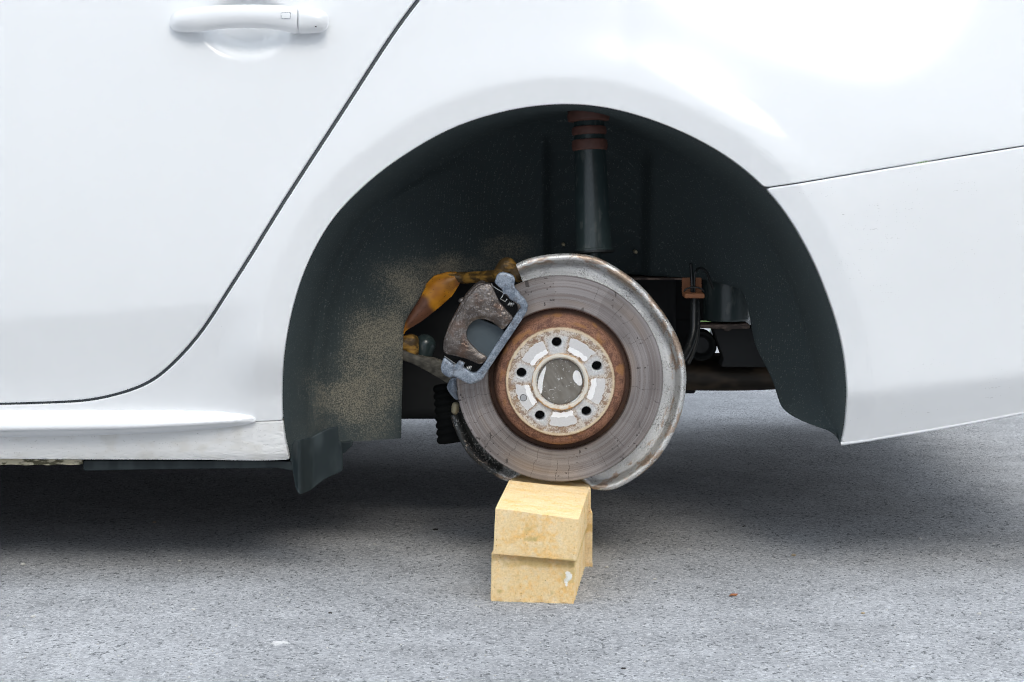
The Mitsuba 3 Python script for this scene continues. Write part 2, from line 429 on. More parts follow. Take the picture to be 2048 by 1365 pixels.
bs('m_satin_black', lambda p, n, uv: mix(C(0.010, 0.012, 0.013), C(0.045, 0.042, 0.036), smoothstep(0.6, 0.85, fbm(p.x * 240, p.z * 240, p.y * 240, 3))), 0.35, specular=0.5)
bs('m_boot', lambda p, n, uv: mix(C(0.085, 0.038, 0.030), C(0.150, 0.068, 0.052), fbm(p.x * 90, p.z * 90, p.y * 90, 2)), 0.6)
bs('m_rustplate', lambda p, n, uv: mix(C(0.20, 0.075, 0.03), C(0.36, 0.15, 0.07), fbm(p.x * 300, p.z * 300, p.y * 300, 3)), 0.7)
bs('m_ledge', lambda p, n, uv: mix(C(0.05, 0.035, 0.028), C(0.20, 0.14, 0.11), smoothstep(0.4, 0.7, fbm(p.x * 90, p.z * 200, p.y * 90, 3))), 0.7)
bs('m_muffler', lambda p, n, uv: mix(C(0.030, 0.024, 0.018), C(0.10, 0.07, 0.045), smoothstep(0.35, 0.8, fbm(p.x * 30, p.z * 60, p.y * 30, 3))), 0.6, 0.2)
bs('m_black_rubber', (0.005, 0.006, 0.006), 0.8, specular=0.2)
bs('m_rubber', (0.015, 0.017, 0.018), 0.5)
bs('m_bolt', (0.30, 0.26, 0.17), 0.5, 0.4)
bs('m_glass_dark', (0.01, 0.012, 0.014), 0.05, specular=0.6)
bs('m_lamp_red', (0.35, 0.02, 0.02), 0.1, specular=0.6)

CHIP = at(1138, 1155, -0.222)
def brick_color(p, n, uv):
    f = fbm(p.x * 40, p.z * 55, p.y * 40, 3)
    g = fbm(p.x * 260, p.z * 260, p.y * 260, 2)
    c = mix(C(0.81, 0.615, 0.34), C(0.79, 0.50, 0.19), smoothstep(0.40, 0.78, 0.5 * f + 0.5 * g))
    c = mix(c, C(0.83, 0.69, 0.46), smoothstep(0.5, 0.8, fbm(p.x * 110 + 9, p.z * 110, p.y * 110, 3)) * 0.6)
    c = c * (0.86 + 0.28 * noise(p.x * 900, p.z * 900, p.y * 900))
    pit = smoothstep(0.82, 0.90, noise(p.x * 1000, p.z * 1000, p.y * 1000)) * smoothstep(0.45, 0.65, g)
    c = mix(c, C(0.24, 0.15, 0.06), pit * 0.7)
    wig = fbm(p.x * 170 + 5, p.z * 170, p.y * 60, 3) - 0.5
    chip = dr.sqrt(dr.square((p.x - CHIP[0]) / 0.0055) + dr.square((p.z - CHIP[2]) / 0.0085) + dr.square((p.y - CHIP[1]) / 0.02)) + 2.6 * wig
    c = mix(c, C(0.84, 0.83, 0.78), smoothstep(1.0, 0.85, chip))
    c = mix(c, C(0.46, 0.38, 0.14), smoothstep(0.5, 0.2, dr.abs(chip - 1.25) + 1.6 * (noise(p.x * 130, p.z * 130, 2.0) - 0.30)) * 0.35)
    damp = smoothstep(0.0, 0.008, p.z - 0.043) * smoothstep(0.064, 0.060, p.z) * smoothstep(0.45, 0.65, fbm(p.x * 55 + 2, p.z * 90, 3.0, 3) + 0.1)
    c = mix(c, C(0.48, 0.33, 0.09), damp * 0.45)
    moss = smoothstep(0.68, 0.80, fbm(p.x * 44 + 3.7, p.z * 56 + 1.2, p.y * 44, 3))
    bed = smoothstep(0.80, 0.92, n.z)
    c = mix(c, C(0.36, 0.29, 0.09), moss * 0.5 * (1 - bed))
    # faint drag marks on the smooth bed face
    st = 0.35 * noise(p.x * 24 + p.y * 12, p.y * 120 - p.x * 30, 2.0) + 0.65 * fbm(p.x * 70, p.y * 110, 3.0, 3)
    return mix(c, C(0.66, 0.50, 0.30), smoothstep(0.56, 0.78, st) * 0.45 * bed)
bs('m_brick', brick_color, 0.9, specular=0.2, bump=(lambda p, n, uv: fbm(p.x * 420, p.z * 420, p.y * 420, 3), 0.0014, 4e-4))

SCUFF = at_ground(560, 1286)       # chalky scuff that the photograph shows on the asphalt
def road_color(p, n, uv):
    d1, d2, w = voronoi(p.x * 250 + 0.35 * noise(p.x * 90, p.y * 90), p.y * 250)
    v = noise(p.x * 520, p.y * 520, 2.0)
    big = fbm(p.x * 1.6, p.y * 1.6, 5.0, 3)
    mid = fbm(p.x * 14, p.y * 14, 3.0, 3)
    stone = mix(C(0.185, 0.19, 0.20), C(0.44, 0.445, 0.455), w)
    c = mix(stone, C(0.312, 0.316, 0.325), 0.4)
    c = c * (0.80 + 0.25 * v + 0.35 * (mid - 0.5) + 0.25 * (big - 0.5))
    pit = smoothstep(0.68, 0.80, fbm(p.x * 230, p.y * 190, 9.0, 2))
    c = mix(c, C(0.07, 0.075, 0.08), pit * 0.75)
    pale = smoothstep(0.80, 0.88, noise(p.x * 330, p.y * 330, 4.0))
    c = mix(c, C(0.60, 0.60, 0.61), pale * 0.45)
    sc = dr.sqrt(dr.square((p.x - SCUFF[0]) / 0.012) + dr.square((p.y - SCUFF[1]) / 0.014)) + 1.6 * (fbm(p.x * 120, p.y * 90, 6.0, 3) - 0.5)
    return mix(c, C(0.72, 0.71, 0.69), smoothstep(0.9, 0.3, sc) * 0.55)
bs('m_road', road_color, 0.85, specular=0.3,
   bump=(lambda p, n, uv: fbm(p.x * 230, p.y * 190, 9.0, 2) * -1.0 + 0.6 * voronoi(p.x * 230, p.y * 230)[0] * -1.0, 0.0018, 6e-4))
bs('m_verge', lambda p, n, uv: mix(C(0.05, 0.10, 0.02), C(0.12, 0.20, 0.05), fbm(p.x * 8, p.y * 8, 1.0, 4)), 0.9)
bs('m_pebble', lambda p, n, uv: mix(C(0.40, 0.39, 0.36), C(0.62, 0.61, 0.58), fbm(p.x * 300, p.y * 300, p.z * 300, 2)), 0.8)
bs('m_pebble_tan', lambda p, n, uv: mix(C(0.26, 0.20, 0.13), C(0.42, 0.34, 0.24), fbm(p.x * 300, p.y * 300, p.z * 300, 2)), 0.8)
bs('m_pebble_dark', (0.03, 0.028, 0.026), 0.8)
bs('m_leaf', lambda p, n, uv: mix(C(0.22, 0.07, 0.025), C(0.38, 0.16, 0.06), fbm(p.x * 300, p.y * 300, 1.0, 2)), 0.7)

bs('m_house', lambda p, n, uv: mix(C(0.16, 0.09, 0.06), C(0.24, 0.14, 0.10), noise(p.x * 4, p.y * 4, p.z * 13)), 0.9)
bs('m_roof', (0.09, 0.09, 0.10), 0.8)

# ------------------------------------------------------------------ the setting
def sheet(x0, x1, y0, y1, z):
    return trimesh.Trimesh([[x0, y0, z], [x1, y0, z], [x1, y1, z], [x0, y1, z]], [[0, 1, 2], [0, 2, 3]], process=False)

add('asphalt_ground', sheet(-200, 200, -200, 200, 0.0), 'm_road', False)
labels['asphalt_ground'] = {'kind': 'structure', 'label': 'grey weathered asphalt of the car park'}
add('grass_verge', sheet(-200, 200, 4.4, 200, 0.004), 'm_verge', False)
labels['grass_verge'] = {'kind': 'structure', 'label': 'green grass beyond the asphalt, glimpsed under the car'}

# ------------------------------------------------------------------ car body: the side surface
Y0 = -0.100
ARCH = [(580, 921), (577, 907.7), (570, 879), (564.6, 839.6), (562.9, 795.6), (564, 747), (570.8, 681), (581.8, 624), (597, 571), (615, 523), (647, 463),
        (676, 422), (727, 372), (771.5, 334.5), (824.4, 299.7), (885.6, 263.5), (949.6, 238.4), (1016.4, 220.4), (1060, 213), (1100, 209), (1140, 208), (1180, 210),
        (1240, 220), (1300, 238), (1360, 261), (1410, 286), (1448, 308), (1485, 334.4), (1527, 371), (1559, 407), (1590, 452), (1622, 510),
        (1644, 559), (1664, 614), (1680, 664), (1690.5, 719), (1694.7, 759), (1694.7, 806), (1690.5, 854), (1683, 889)]
arch0 = spline(xz(ARCH, Y0), 500)
def fair(p, sg_=8):
    # evens out the small kinks of a hand-measured curve, ends kept
    from scipy.ndimage import gaussian_filter1d
    q = np.stack([gaussian_filter1d(p[:, k], sg_, mode='nearest') for k in (0, 1)], 1)
    w = np.clip(np.minimum(np.arange(len(p)), np.arange(len(p))[::-1]) / 30.0, 0, 1)[:, None]
    return p * (1 - w) + q * w
arch0 = fair(arch0)
arch_tree = cKDTree(arch0)

ZC = xz([(0, 640), (520, 600)], Y0)
ZB = xz([(1698, 788), (2048, 754)], Y0)
ZU = xz([(1669, 403), (2048, 350)], Y0)
CUP = at(490, 52, Y0)[[0, 2]]

def soft(v, k):
    return k * np.logaddexp(0, v / k)

def yb(x, z):
    x, z = np.asarray(x, float), np.asarray(z, float)
    d, _ = arch_tree.query(np.stack([x, z], -1))
    zc = ZC[0, 1] + (x - ZC[0, 0]) * (ZC[1, 1] - ZC[0, 1]) / (ZC[1, 0] - ZC[0, 0])
    zb = ZB[0, 1] + (x - ZB[0, 0]) * (ZB[1, 1] - ZB[0, 1]) / (ZB[1, 0] - ZB[0, 0])
    zu = ZU[0, 1] + (x - ZU[0, 0]) * (ZU[1, 1] - ZU[0, 1]) / (ZU[1, 0] - ZU[0, 0])
    up = 0.04 * soft(z - 0.40, 0.03) + 0.16 * np.maximum(z - 0.40, 0) ** 2 + 0.06 * soft(z - 0.62, 0.03) * np.clip((x + 0.15) / 0.3, 0, 1)
    fade = np.clip((d - 0.035) / 0.05, 0, 1)
    ft = np.clip((z - 0.25) / 0.09, 0, 1)
    fade = 1 - (1 - fade) * ft * ft * (3 - 2 * ft)
    low = np.where(x < CX, 0.16 * soft(zc - z, 0.002) * fade + 0.02 * soft(zc - z, 0.01),
                   0.42 * soft(zb - z, 0.004))
    xs = np.clip((x - 0.16) / 0.34, 0, 1)
    step = 0.055 * soft(z - zu, 0.004) * xs * xs * (3 - 2 * xs) * np.clip((d - 0.035) / 0.04, 0, 1)
    plan = np.where(x > 0.42, 0.28 * (x - 0.42) ** 2, 0) + 0.012 * np.maximum(-x - 0.4, 0) ** 2
    band = 0.037
    t = np.clip(1 - d / band, 0, 1)
    lip = 0.0085 * t * np.clip(t * 6, 0, 1) - 0.003 * np.exp(-(np.maximum(d - band, 0) / 0.05) ** 2)
    return Y0 + up + low + step + plan + lip

def yb1(x, z):
    return float(yb(np.array([x]), np.array([z]))[0])

def B(px, py):
    y = Y0
    for _ in range(8):
        p = at(px, py, y)
        y = yb1(p[0], p[2])
    return at(px, py, y)[[0, 2]]

def Bs(pts):
    return np.array([B(a, b) for a, b in pts])

arch = fair(spline(Bs(ARCH), 420), 7)
arch_tree_true = arch
SEAM = [(836, 0), (790, 62), (712.5, 180), (640, 292), (560, 416), (500, 513), (455.4, 583), (409, 654), (372, 700), (338.5, 734), (307.7, 758.5),
        (270.8, 777), (221.5, 792), (169, 801.5), (92, 806), (0, 808.6)]
seam = Bs(SEAM)
top_dir = (seam[0] - seam[1]) / np.linalg.norm(seam[0] - seam[1])
ext = [seam[0] + top_dir * t for t in (0.20, 0.10)]
lft = [seam[-1] + np.array([-t, 0.0004 * t]) for t in (0.08, 0.2)]
seam = np.vstack([[ext[0]], [ext[1]], seam, lft])
ss = spline(seam, 420)
tan = np.gradient(ss, axis=0)
tan /= np.linalg.norm(tan, axis=1, keepdims=True)
nor = np.stack([tan[:, 1], -tan[:, 0]], 1)            # running down and to the front: this points up and forward, to the door
if np.dot(nor[200], CUP - ss[200]) < 0:
    nor = -nor
wid = np.interp(np.linspace(0, 1, len(ss)), [0, 0.45, 0.68, 1.0], [0.0054, 0.0050, 0.0040, 0.0026]) / 2
door_edge, quarter_edge = ss + nor * wid[:, None], ss - nor * wid[:, None]

TOPZ = 0.93
XF = -1.62       # rear door's front edge, outside the frame
door_poly = sg.Polygon(np.vstack([door_edge, [[XF, door_edge[-1, 1]], [XF, TOPZ], [door_edge[0, 0], TOPZ]]])).buffer(0)
def door_y(x, z):
    u = ((x - CUP[0]) / 0.064) ** 2 + ((z - CUP[1]) / 0.0425) ** 2
    k = np.clip((1 - u) / 0.85, 0, 1)
    return yb(x, z) + 0.022 * k * k * (3 - 2 * k)
CAR = 'parked_car'
labels[CAR] = {'label': 'white car with its rear wheel missing, brake disc resting on yellow bricks', 'category': 'car'}
add(f'{CAR}__rear_door', panel(door_poly, door_y, 0.002, 0.016, 0.007, 0.0035), 'm_white', True)

seal_pts = np.array([[x, yb1(x, z) + 0.011, z] for x, z in ss[::3]])
add(f'{CAR}__rear_door__door_seal', tube(seal_pts, 0.0042, 8), 'm_seal', True)

# body side: quarter panel with the rocker below the door
SILLTOP = Bs([(-60, 850), (200, 849), (400, 847), (511, 843.5), (540, 842.3), (563.8, 841)])
silltop_l = np.vstack([[[-3.3, SILLTOP[0, 1]]], SILLTOP])
low_arch = arch[arch[:, 1] > SILLTOP[-1, 1]]
iseam = int(np.argmin(np.linalg.norm(arch - B(1533, 376), axis=1)))
jl = int(np.argmin(np.linalg.norm(arch - SILLTOP[-1], axis=1)))
bseam = Bs([(1533, 376), (1600, 366.3), (1780, 336), (1920, 313), (2048, 292.5)])
bd = (bseam[-1] - bseam[-2]) / np.linalg.norm(bseam[-1] - bseam[-2])
bseam = np.vstack([bseam, bseam[-1] + bd * 0.10, bseam[-1] + bd * 0.20])
gap = np.array([0.0002, 0.0008])
quarter = np.vstack([quarter_edge[::-1], [[quarter_edge[0, 0], TOPZ]], [[bseam[-1, 0], TOPZ]], (bseam + gap)[::-1], arch[jl:iseam][::-1], silltop_l[::-1], [[-3.3, quarter_edge[-1, 1]]]])
add(f'{CAR}__quarter_panel', panel(sg.Polygon(quarter), yb, 0.0016, 0.014, 0.007, 0.0035), 'm_white', True)

# bumper
BB = Bs([(1682.5, 889), (1760, 877), (1860, 861), (1960, 843), (2048, 826)])
bbd = (BB[-1] - BB[-2]) / np.linalg.norm(BB[-1] - BB[-2])
BB = np.vstack([BB, BB[-1] + bbd * 0.10, BB[-1] + bbd * 0.18])
bumper = np.vstack([(bseam - gap), [[bseam[-1, 0], BB[-1, 1]]], BB[::-1], arch[iseam:][::-1]])
add(f'{CAR}__rear_bumper', panel(sg.Polygon(bumper).buffer(0), yb, 0.0022, 0.02, 0.007, 0.003), 'm_white_specked', True)
lipl = resample(BB, 0.01, False)
lipp = np.array([[x, yb1(x, z) + 0.0015, z + 0.0005] for x, z in lipl])
add(f'{CAR}__rear_bumper__bottom_lip', tube(lipp, 0.0026, 10), 'm_white', True)
add(f'{CAR}__rear_bumper__end_cover', box(bseam[-1, 0] - 0.002, bseam[-1, 0] + 0.03, 0.02, 1.66, BB[-1, 1], 0.62, 0.01), 'm_white', 40)

# sill with stone-chip coat, below the blade
SILLBOT = Bs([(579.5, 920.5), (400, 920), (165, 919), (0, 918)])
sill = np.vstack([SILLTOP[::-1] * 1.0, [[-3.3, SILLTOP[0, 1]]], [[-3.3, SILLBOT[-1, 1]]], SILLBOT[::-1]])
k0 = [p for p in arch if SILLBOT[0, 1] < p[1] < SILLTOP[-1, 1] and p[0] < CX]
sill = np.vstack([SILLTOP[::-1] - [0, 0.0004], [[-3.3, SILLTOP[0, 1]]], [[-3.3, SILLBOT[-1, 1]]], SILLBOT[::-1], np.array(k0)])
def sill_y(x, z):
    zt = np.interp(x, SILLTOP[:, 0], SILLTOP[:, 1])
    return yb(x, zt) + 0.0008 + 0.05 * np.maximum(zt - z, 0) + 0.006 * np.clip((SILLBOT[0, 1] + 0.010 - z) / 0.010, 0, 1) ** 2
add(f'{CAR}__sill', panel(sg.Polygon(sill).buffer(0), sill_y, 0.002, 0.03, 0.007, 0.004), 'm_sill', True)

# raised blade along the sill
bt = [(-1800, 832), (-400, 828), (0, 826), (307.7, 825.5), (431, 828.5), (470, 832), (495, 836), (507, 839.5), (511, 843.5)]
bb_ = [(509, 847.5), (492, 852.5), (431, 861.5), (308, 870.5), (154, 876), (0, 879), (-400, 883), (-1800, 886)]
YBL = -0.098
tp, bp_ = xz(bt, YBL), xz(bb_, YBL)
tx = np.linspace(tp[0, 0], tp[-1, 0], 400)
top_of = PchipInterpolator(tp[:, 0], tp[:, 1])
bot_of = PchipInterpolator(bp_[::-1, 0], bp_[::-1, 1])
tip = tp[-1]
blade_poly = sg.Polygon(np.vstack([np.stack([tx, top_of(tx)], 1), bp_])).buffer(0)
def blade_y(x, z):
    xx = np.clip(x, tp[0, 0], bp_[0, 0])
    zt, zb = top_of(xx), bot_of(xx)
    v = np.clip((zt - z) / np.maximum(zt - zb, 0.002), 0, 1)
    h = PchipInterpolator([0, 0.06, 0.36, 0.58, 0.66, 0.84, 1.0], [0.0, 0.009, 0.025, 0.030, 0.0295, 0.017, 0.0])(v)
    s = np.clip((tip[0] - x) / 0.16, 0, 1) ** 0.5
    return yb(x, z) - 0.0015 - h * s
add(f'{CAR}__sill_blade', panel(blade_poly, blade_y, 0.002, 0.012, 0.004, 0.004), 'm_white', True)

# strips below the sill
s1 = xz([(165.5, 921.5), (560, 922.5), (600, 925), (597, 942), (575, 940.5), (555, 936.5), (500, 937.0), (300, 939.5), (166.5, 942)], -0.050)
add(f'{CAR}__underbody_strip', panel(sg.Polygon(s1), const(-0.050), 0.0012, 0.05, 0.01, 0.004, back=True), 'm_black_plastic', True)
jag = [(165, 929.5), (140, 931), (120, 929), (96, 931.5), (80, 930), (50, 931.5), (20, 929.5), (0, 931)]
s2 = np.vstack([xz([(-60, 917.5), (164.5, 920)], -0.054), xz(jag, -0.054), xz([(-60, 930)], -0.054)])
add(f'{CAR}__sill_seam', panel(sg.Polygon(s2), const(-0.054), 0.001, 0.03, 0.008, 0.004, back=True), 'm_sealant', True)

# door handle
yh = yb1(*B(490, 40))
def hx(pts, y):
    return xz(pts, y)
bar = smooth_poly(spline(hx([(334, 42), (339, 30), (356, 20.5), (395, 14), (437, 10.4), (519, 9.4), (594.6, 12.3), (594.6, 39), (594.6, 66.5), (573, 63.5), (545, 58.5), (491, 55.5), (423, 58.6),
                        (404, 62), (349, 61), (337, 54)], yh - 0.03), 300, True), 0.001)
bar = sg.Polygon(spline(hx([(334, 42), (338, 30), (356, 20.5), (395, 14), (437, 10.4), (519, 9.4), (570, 11)], yh - 0.03), 80).tolist() +
                 hx([(595, 12.3), (595, 66.8)], yh - 0.03).tolist() +
                 spline(hx([(590, 66.6), (573, 63.5), (545, 58.5), (491, 55.8), (435, 58.6), (404, 63), (372, 63.5), (347, 60.5), (337, 54), (334, 46)], yh - 0.03), 80).tolist()).buffer(0)
cap = sg.Polygon(hx([(596.8, 12.5)], yh - 0.03).tolist() + spline(hx([(615, 14), (639, 19), (651, 26.5), (655.5, 41), (654, 52), (646, 61), (622, 65)], yh - 0.03), 60).tolist() + hx([(596.8, 67)], yh - 0.03).tolist()).buffer(0)
whole = bar.buffer(0.001).union(cap.buffer(0.001)).buffer(-0.001)
def bar_y(poly, y, w=0.017, h=0.012):
    f = domed(whole, y, h, w)
    x0, _, x1, _ = poly.bounds
    return lambda x, z: f(x, z) + 0.016 * np.clip(1 - (x - x0) / 0.05, 0, 1) ** 2
add(f'{CAR}__rear_door__door_handle', panel(bar, bar_y(bar, yh - 0.021), 0.002, 0.012, 0.0024, 0.0024, back=True), 'm_white', True)
foot = smooth_poly(hx([(345, 28), (398, 24), (398, 60), (348, 59)], yh - 0.01), 0.004)
foot2 = smooth_poly(hx([(578, 18), (648, 26), (645, 58), (578, 63)], yh - 0.01), 0.004)
for g_ in (foot, foot2):
    add(f'{CAR}__rear_door__handle_mount', panel(g_, const(yh - 0.016), 0.002, 0.03, 0.004), 'm_white', True)
cap_y = domed(whole, yh - 0.021, 0.012, 0.017)
add(f'{CAR}__rear_door__handle_cap', panel(cap, cap_y, 0.0012, 0.012, 0.0024, 0.002, back=True), 'm_white', True)
sq = sg.Polygon(hx([(561, 24.5), (581, 24), (581.5, 37.5), (561, 38)], yh - 0.037)).buffer(-0.0015).buffer(0.0015)
ring_ = sq.difference(sq.buffer(-0.0008))
add(f'{CAR}__rear_door__handle_button', panel(sq, lambda x, z: cap_y(x, z) - 0.0008, 0.0006, 0.003, 0.003), 'm_white', True)
add(f'{CAR}__rear_door__button_seal', panel(ring_, lambda x, z: cap_y(x, z) - 0.0009, 0.0, 0.001, 0.001, 0.0012), 'm_lightgrey', False)
add(f'{CAR}__rear_door__paint_chip', panel(sg.Polygon(hx([(628, 52.5), (634, 53), (633, 55), (629, 54)], yh - 0.032)), lambda x, z: cap_y(x, z) - 0.0007, 0.0, 0.001, 0.003), 'm_dark', False)

# ------------------------------------------------------------------ wheel arch liner
LK = [(580, 921, 802, 877, .15), (563, 790, 804, 780, .16), (581.8, 624, 807, 664, .17), (647, 463, 836, 602, .18), (727, 372, 872, 556, .20), (824.4, 299.7, 950, 545, .25),
      (949.6, 238.4, 1060, 547, .30), (1140, 208, 1150, 549, .31), (1240, 220, 1280, 552, .31), (1360, 261, 1378, 556, .29), (1485, 334.4, 1430, 565, .25), (1559, 407, 1480, 580, .21),
      (1622, 510, 1497, 620, .20), (1680, 664, 1510, 685, .18), (1694.7, 759, 1548, 768, .15), (1694.7, 806, 1566, 817, .11), (1690.5, 854, 1606, 843, .05), (1683, 889, 1672, 866, -.04)]
al = np.concatenate([[0], np.cumsum(np.linalg.norm(np.diff(arch, axis=0), axis=1))])
al /= al[-1]
keyt = [al[int(np.argmin(np.linalg.norm(arch - B(a, b), axis=1)))] for a, b, *_ in LK]
keyt[0], keyt[-1] = 0.0, 1.0
Bk = np.array([[*xz([(c, d)], e)[0], e] for *_, c, d, e in [(l[0], l[1], l[2], l[3], l[4]) for l in LK]])
fx = PchipInterpolator(keyt, Bk)
NT, NS = 260, 40
tt, sv = np.linspace(0, 1, NT), np.linspace(0, 1, NS)
Aarch = np.stack([np.interp(tt, al, arch[:, 0]), np.interp(tt, al, arch[:, 1])], 1)
cen = np.array([CX, CZ + 0.10])
Aarch_in = Aarch + (Aarch - cen) / np.linalg.norm(Aarch - cen, axis=1, keepdims=True) * -0.0005
Alip = np.array([yb1(x, z) + 0.011 for x, z in Aarch])
Bc = fx(tt)
Lv = np.zeros((NT, NS, 3))
for j, s in enumerate(sv):
    w = np.where(s < 0.5, s, s)                                             # position from lip to opening
    pos = s ** 1.25
    kk = 0.34 - 0.25 * np.exp(-((tt - 0.52) / 0.17) ** 2)
    dep = 1 - (1 - np.clip(s / kk, 0, 1)) ** 2.0
    fl0 = 0.66 + 0.24 * np.exp(-((tt - 0.52) / 0.17) ** 2)
    dep = fl0 * dep + (1 - fl0) * s
    P2 = Aarch_in * (1 - pos) + Bc[:, :2] * pos
    yy = Alip * (1 - dep) + Bc[:, 2] * dep
    # pressed ribs of the liner: a rib in front of the wheel, the pocket behind the damper
    xl0, xl1 = at(1096, 400, 0.2)[0], at(1302, 400, 0.2)[0]
    sm = lambda a, b, v: np.clip((v - a) / (b - a), 0, 1) ** 2 * (3 - 2 * np.clip((v - a) / (b - a), 0, 1))
    topm = sm(0.34, 0.40, tt) * (1 - sm(0.62, 0.68, tt)) * sm(0.15, 0.35, s)
    yy = yy + 0.03 * (sm(xl0 - 0.006, xl0 + 0.006, P2[:, 0]) - sm(xl1 - 0.006, xl1 + 0.006, P2[:, 0])) * topm
    yy = yy - 0.012 * np.exp(-((s - 0.30) / 0.05) ** 2) * sm(0.0, 0.03, tt) * (1 - sm(0.30, 0.42, tt)) + 0.010 * np.exp(-((s - 0.18) / 0.05) ** 2) * (1 - sm(0.30, 0.42, tt))
    wob = 0.004 * (meshkit.fbm(np.stack([P2[:, 0] * 14, P2[:, 1] * 14, np.full(NT, 2.0)], 1), 3) - 0.5)
    Lv[:, j] = np.stack([P2[:, 0], yy + wob * s * 2, P2[:, 1]], 1)
idx = np.arange(NT * NS).reshape(NT, NS)
q = np.stack([idx[:-1, :-1], idx[:-1, 1:], idx[1:, 1:], idx[1:, :-1]], -1).reshape(-1, 4)
# fold the free edge back so that the liner shows its thickness
Le = Lv[:, -1] + np.array([0, 0.006, 0])
allv = np.vstack([Lv.reshape(-1, 3), Le])
e0, e1 = idx[:, -1], NT * NS + np.arange(NT)
qe = np.stack([e0[:-1], e1[:-1], e1[1:], e0[1:]], -1)
add(f'{CAR}__arch_liner', (allv, np.vstack([q, qe])), 'm_liner', 55)
for (a, b) in ((1126.5, 489), (1271, 504)):
    c = at(a, b, 0.32)
    add(f'{CAR}__arch_liner__rivet', lathe([(0, 0.0001), (0, 0.0022), (0.001, 0.0028), (0.03, 0.0028)], c - [0, 0.012, 0], c, 16), 'm_bolt', 40)

# mud flap and its tab
fl = xz([(583.5, 890), (588, 882), (600, 877.5), (621, 875.5), (640, 866), (655, 858.5), (674, 856), (675.3, 884), (681.5, 889), (684, 915), (684.5, 943), (680, 948), (668, 952), (651, 959), (632, 972), (623, 980),
         (609, 984), (602, 985.5), (594, 976), (588, 955), (585, 940), (584, 925), (579, 922), (582, 910)], -0.055)
def flap_y(x, z):
    x0 = at(620, 900, -0.055)[0]
    return -0.060 + 0.011 * np.tanh((x - x0) / 0.005) * 0.6 - 0.010 * np.exp(-((x - x0 + 0.014) / 0.005) ** 2) + 0.02 * np.clip((x - x0) / 0.05, 0, 1) ** 2 - 0.004 * np.clip((x - at(677, 900, -0.05)[0]) / 0.002, 0, 1) + 0.012 * np.clip((at(600, 900, -0.055)[0] - x) / 0.012, 0, 1)
add(f'{CAR}__mud_flap', panel(smooth_poly(fl, 0.0015), flap_y, 0.0014, 0.005, 0.003, 0.002, back=True), 'm_black_plastic', True)
tb = xz([(676, 886), (706, 883), (704, 892), (690, 906), (683, 909)], 0.0)
add(f'{CAR}__mud_flap__fixing_tab', panel(sg.Polygon(tb), const(0.0), 0.001, 0.01, 0.004, back=True), 'm_black_plastic', True)

# ------------------------------------------------------------------ brake: disc, hub, shield, caliper
def axis_lathe(profile, n=160):
    """profile: (r, y) around the wheel axis, front to back"""
    v = np.array(profile, float)
    ang = np.arange(n) * 2 * math.pi / n
    V = np.stack([CX + v[:, :1] * np.cos(ang), np.repeat(v[:, 1:], n, 1), CZ + v[:, :1] * np.sin(ang)], -1).reshape(-1, 3)
    i, j = np.meshgrid(np.arange(len(v) - 1), np.arange(n), indexing='ij')
    jn = (j + 1) % n
    qq = np.stack([i * n + j, i * n + jn, (i + 1) * n + jn, (i + 1) * n + j], -1).reshape(-1, 4)
    return (V, qq)

S1 = 1.0 / 1430.0
RI, RO = 0.1010, 0.1462
ring_prof = [(RI - 0.0008, 0.046), (RI - 0.0008, 0.0368), (RI + 0.0006, 0.0354)] + [(r, 0.0352 + 0.00004 * math.sin(r * 2600) * math.sin(r * 900)) for r in np.linspace(RI + 0.0012, RO - 0.0018, 60)] + \
            [(RO - 0.0006, 0.0352), (RO + 0.0002, 0.0360), (RO + 0.0004, 0.0400), (RO, 0.0445), (RO - 0.006, 0.0450), (RO - 0.006, 0.0520), (RO, 0.0525), (RO, 0.0610), (0.09, 0.0615)]
v_, q_ = axis_lathe(ring_prof, 220)
add(f'{CAR}__brake_disc', (v_, q_), 'm_ring', 35)

# hat: revolved, drilled, chamfered
prof = [(0.0, 0.055), (0.0, 0.030), (0.0325, 0.030), (0.0325, 0.0), (0.0748, 0.0)]
for k in range(1, 7):
    a = k / 6 * math.pi / 2
    prof.append((0.0748 + 0.0020 * math.sin(a), 0.0020 * (1 - math.cos(a))))
for k in range(0, 9):
    a = k / 8 * math.pi / 2
    prof.append((0.0775 + 0.0125 * math.sin(a), 0.0040 + 0.0110 * (1 - math.cos(a))))
prof += [(0.0908, 0.026), (0.0915, 0.038), (0.0945, 0.0425), (0.1003, 0.0430), (0.1003, 0.055)]
hat = Manifold.revolve(CrossSection([[(r, -y) for r, y in prof][::-1]]), 200)
hat = hat if hat.volume() > 0 else Manifold.revolve(CrossSection([[(r, -y) for r, y in prof]]), 200)
RB = 79.6 * S1
for k in range(5):
    a = math.radians(95.2 + 72 * k)
    c = (RB * math.cos(a), RB * math.sin(a))
    hat = hat - Manifold.cylinder(0.060, 0.0070, 0.0070, 48).translate((c[0], c[1], -0.054))
    hat = hat - Manifold.cylinder(0.0016, 0.0070, 0.0084, 48).translate((c[0], c[1], -0.0013))
hm = man_to_tri(hat)
hv = np.array(hm.vertices)
hm.vertices = np.stack([CX + hv[:, 0], -hv[:, 2], CZ + hv[:, 1]], 1)
if hm.volume < 0:
    hm.invert()
add(f'{CAR}__brake_disc__disc_hat', hm, 'm_hat', 30)
for k in range(5):
    a = math.radians(95.2 + 72 * k)
    c = np.array([CX + RB * math.cos(a), 0.0, CZ + RB * math.sin(a)])
    # the threaded bore of the hub behind each hole
    add(f'{CAR}__brake_disc__bolt_bore', lathe([(0.012, 0.0072), (0.030, 0.0072), (0.0305, 0.0001)], c, c + [0, 1, 0], 32, cap=False), 'm_dark', 40)
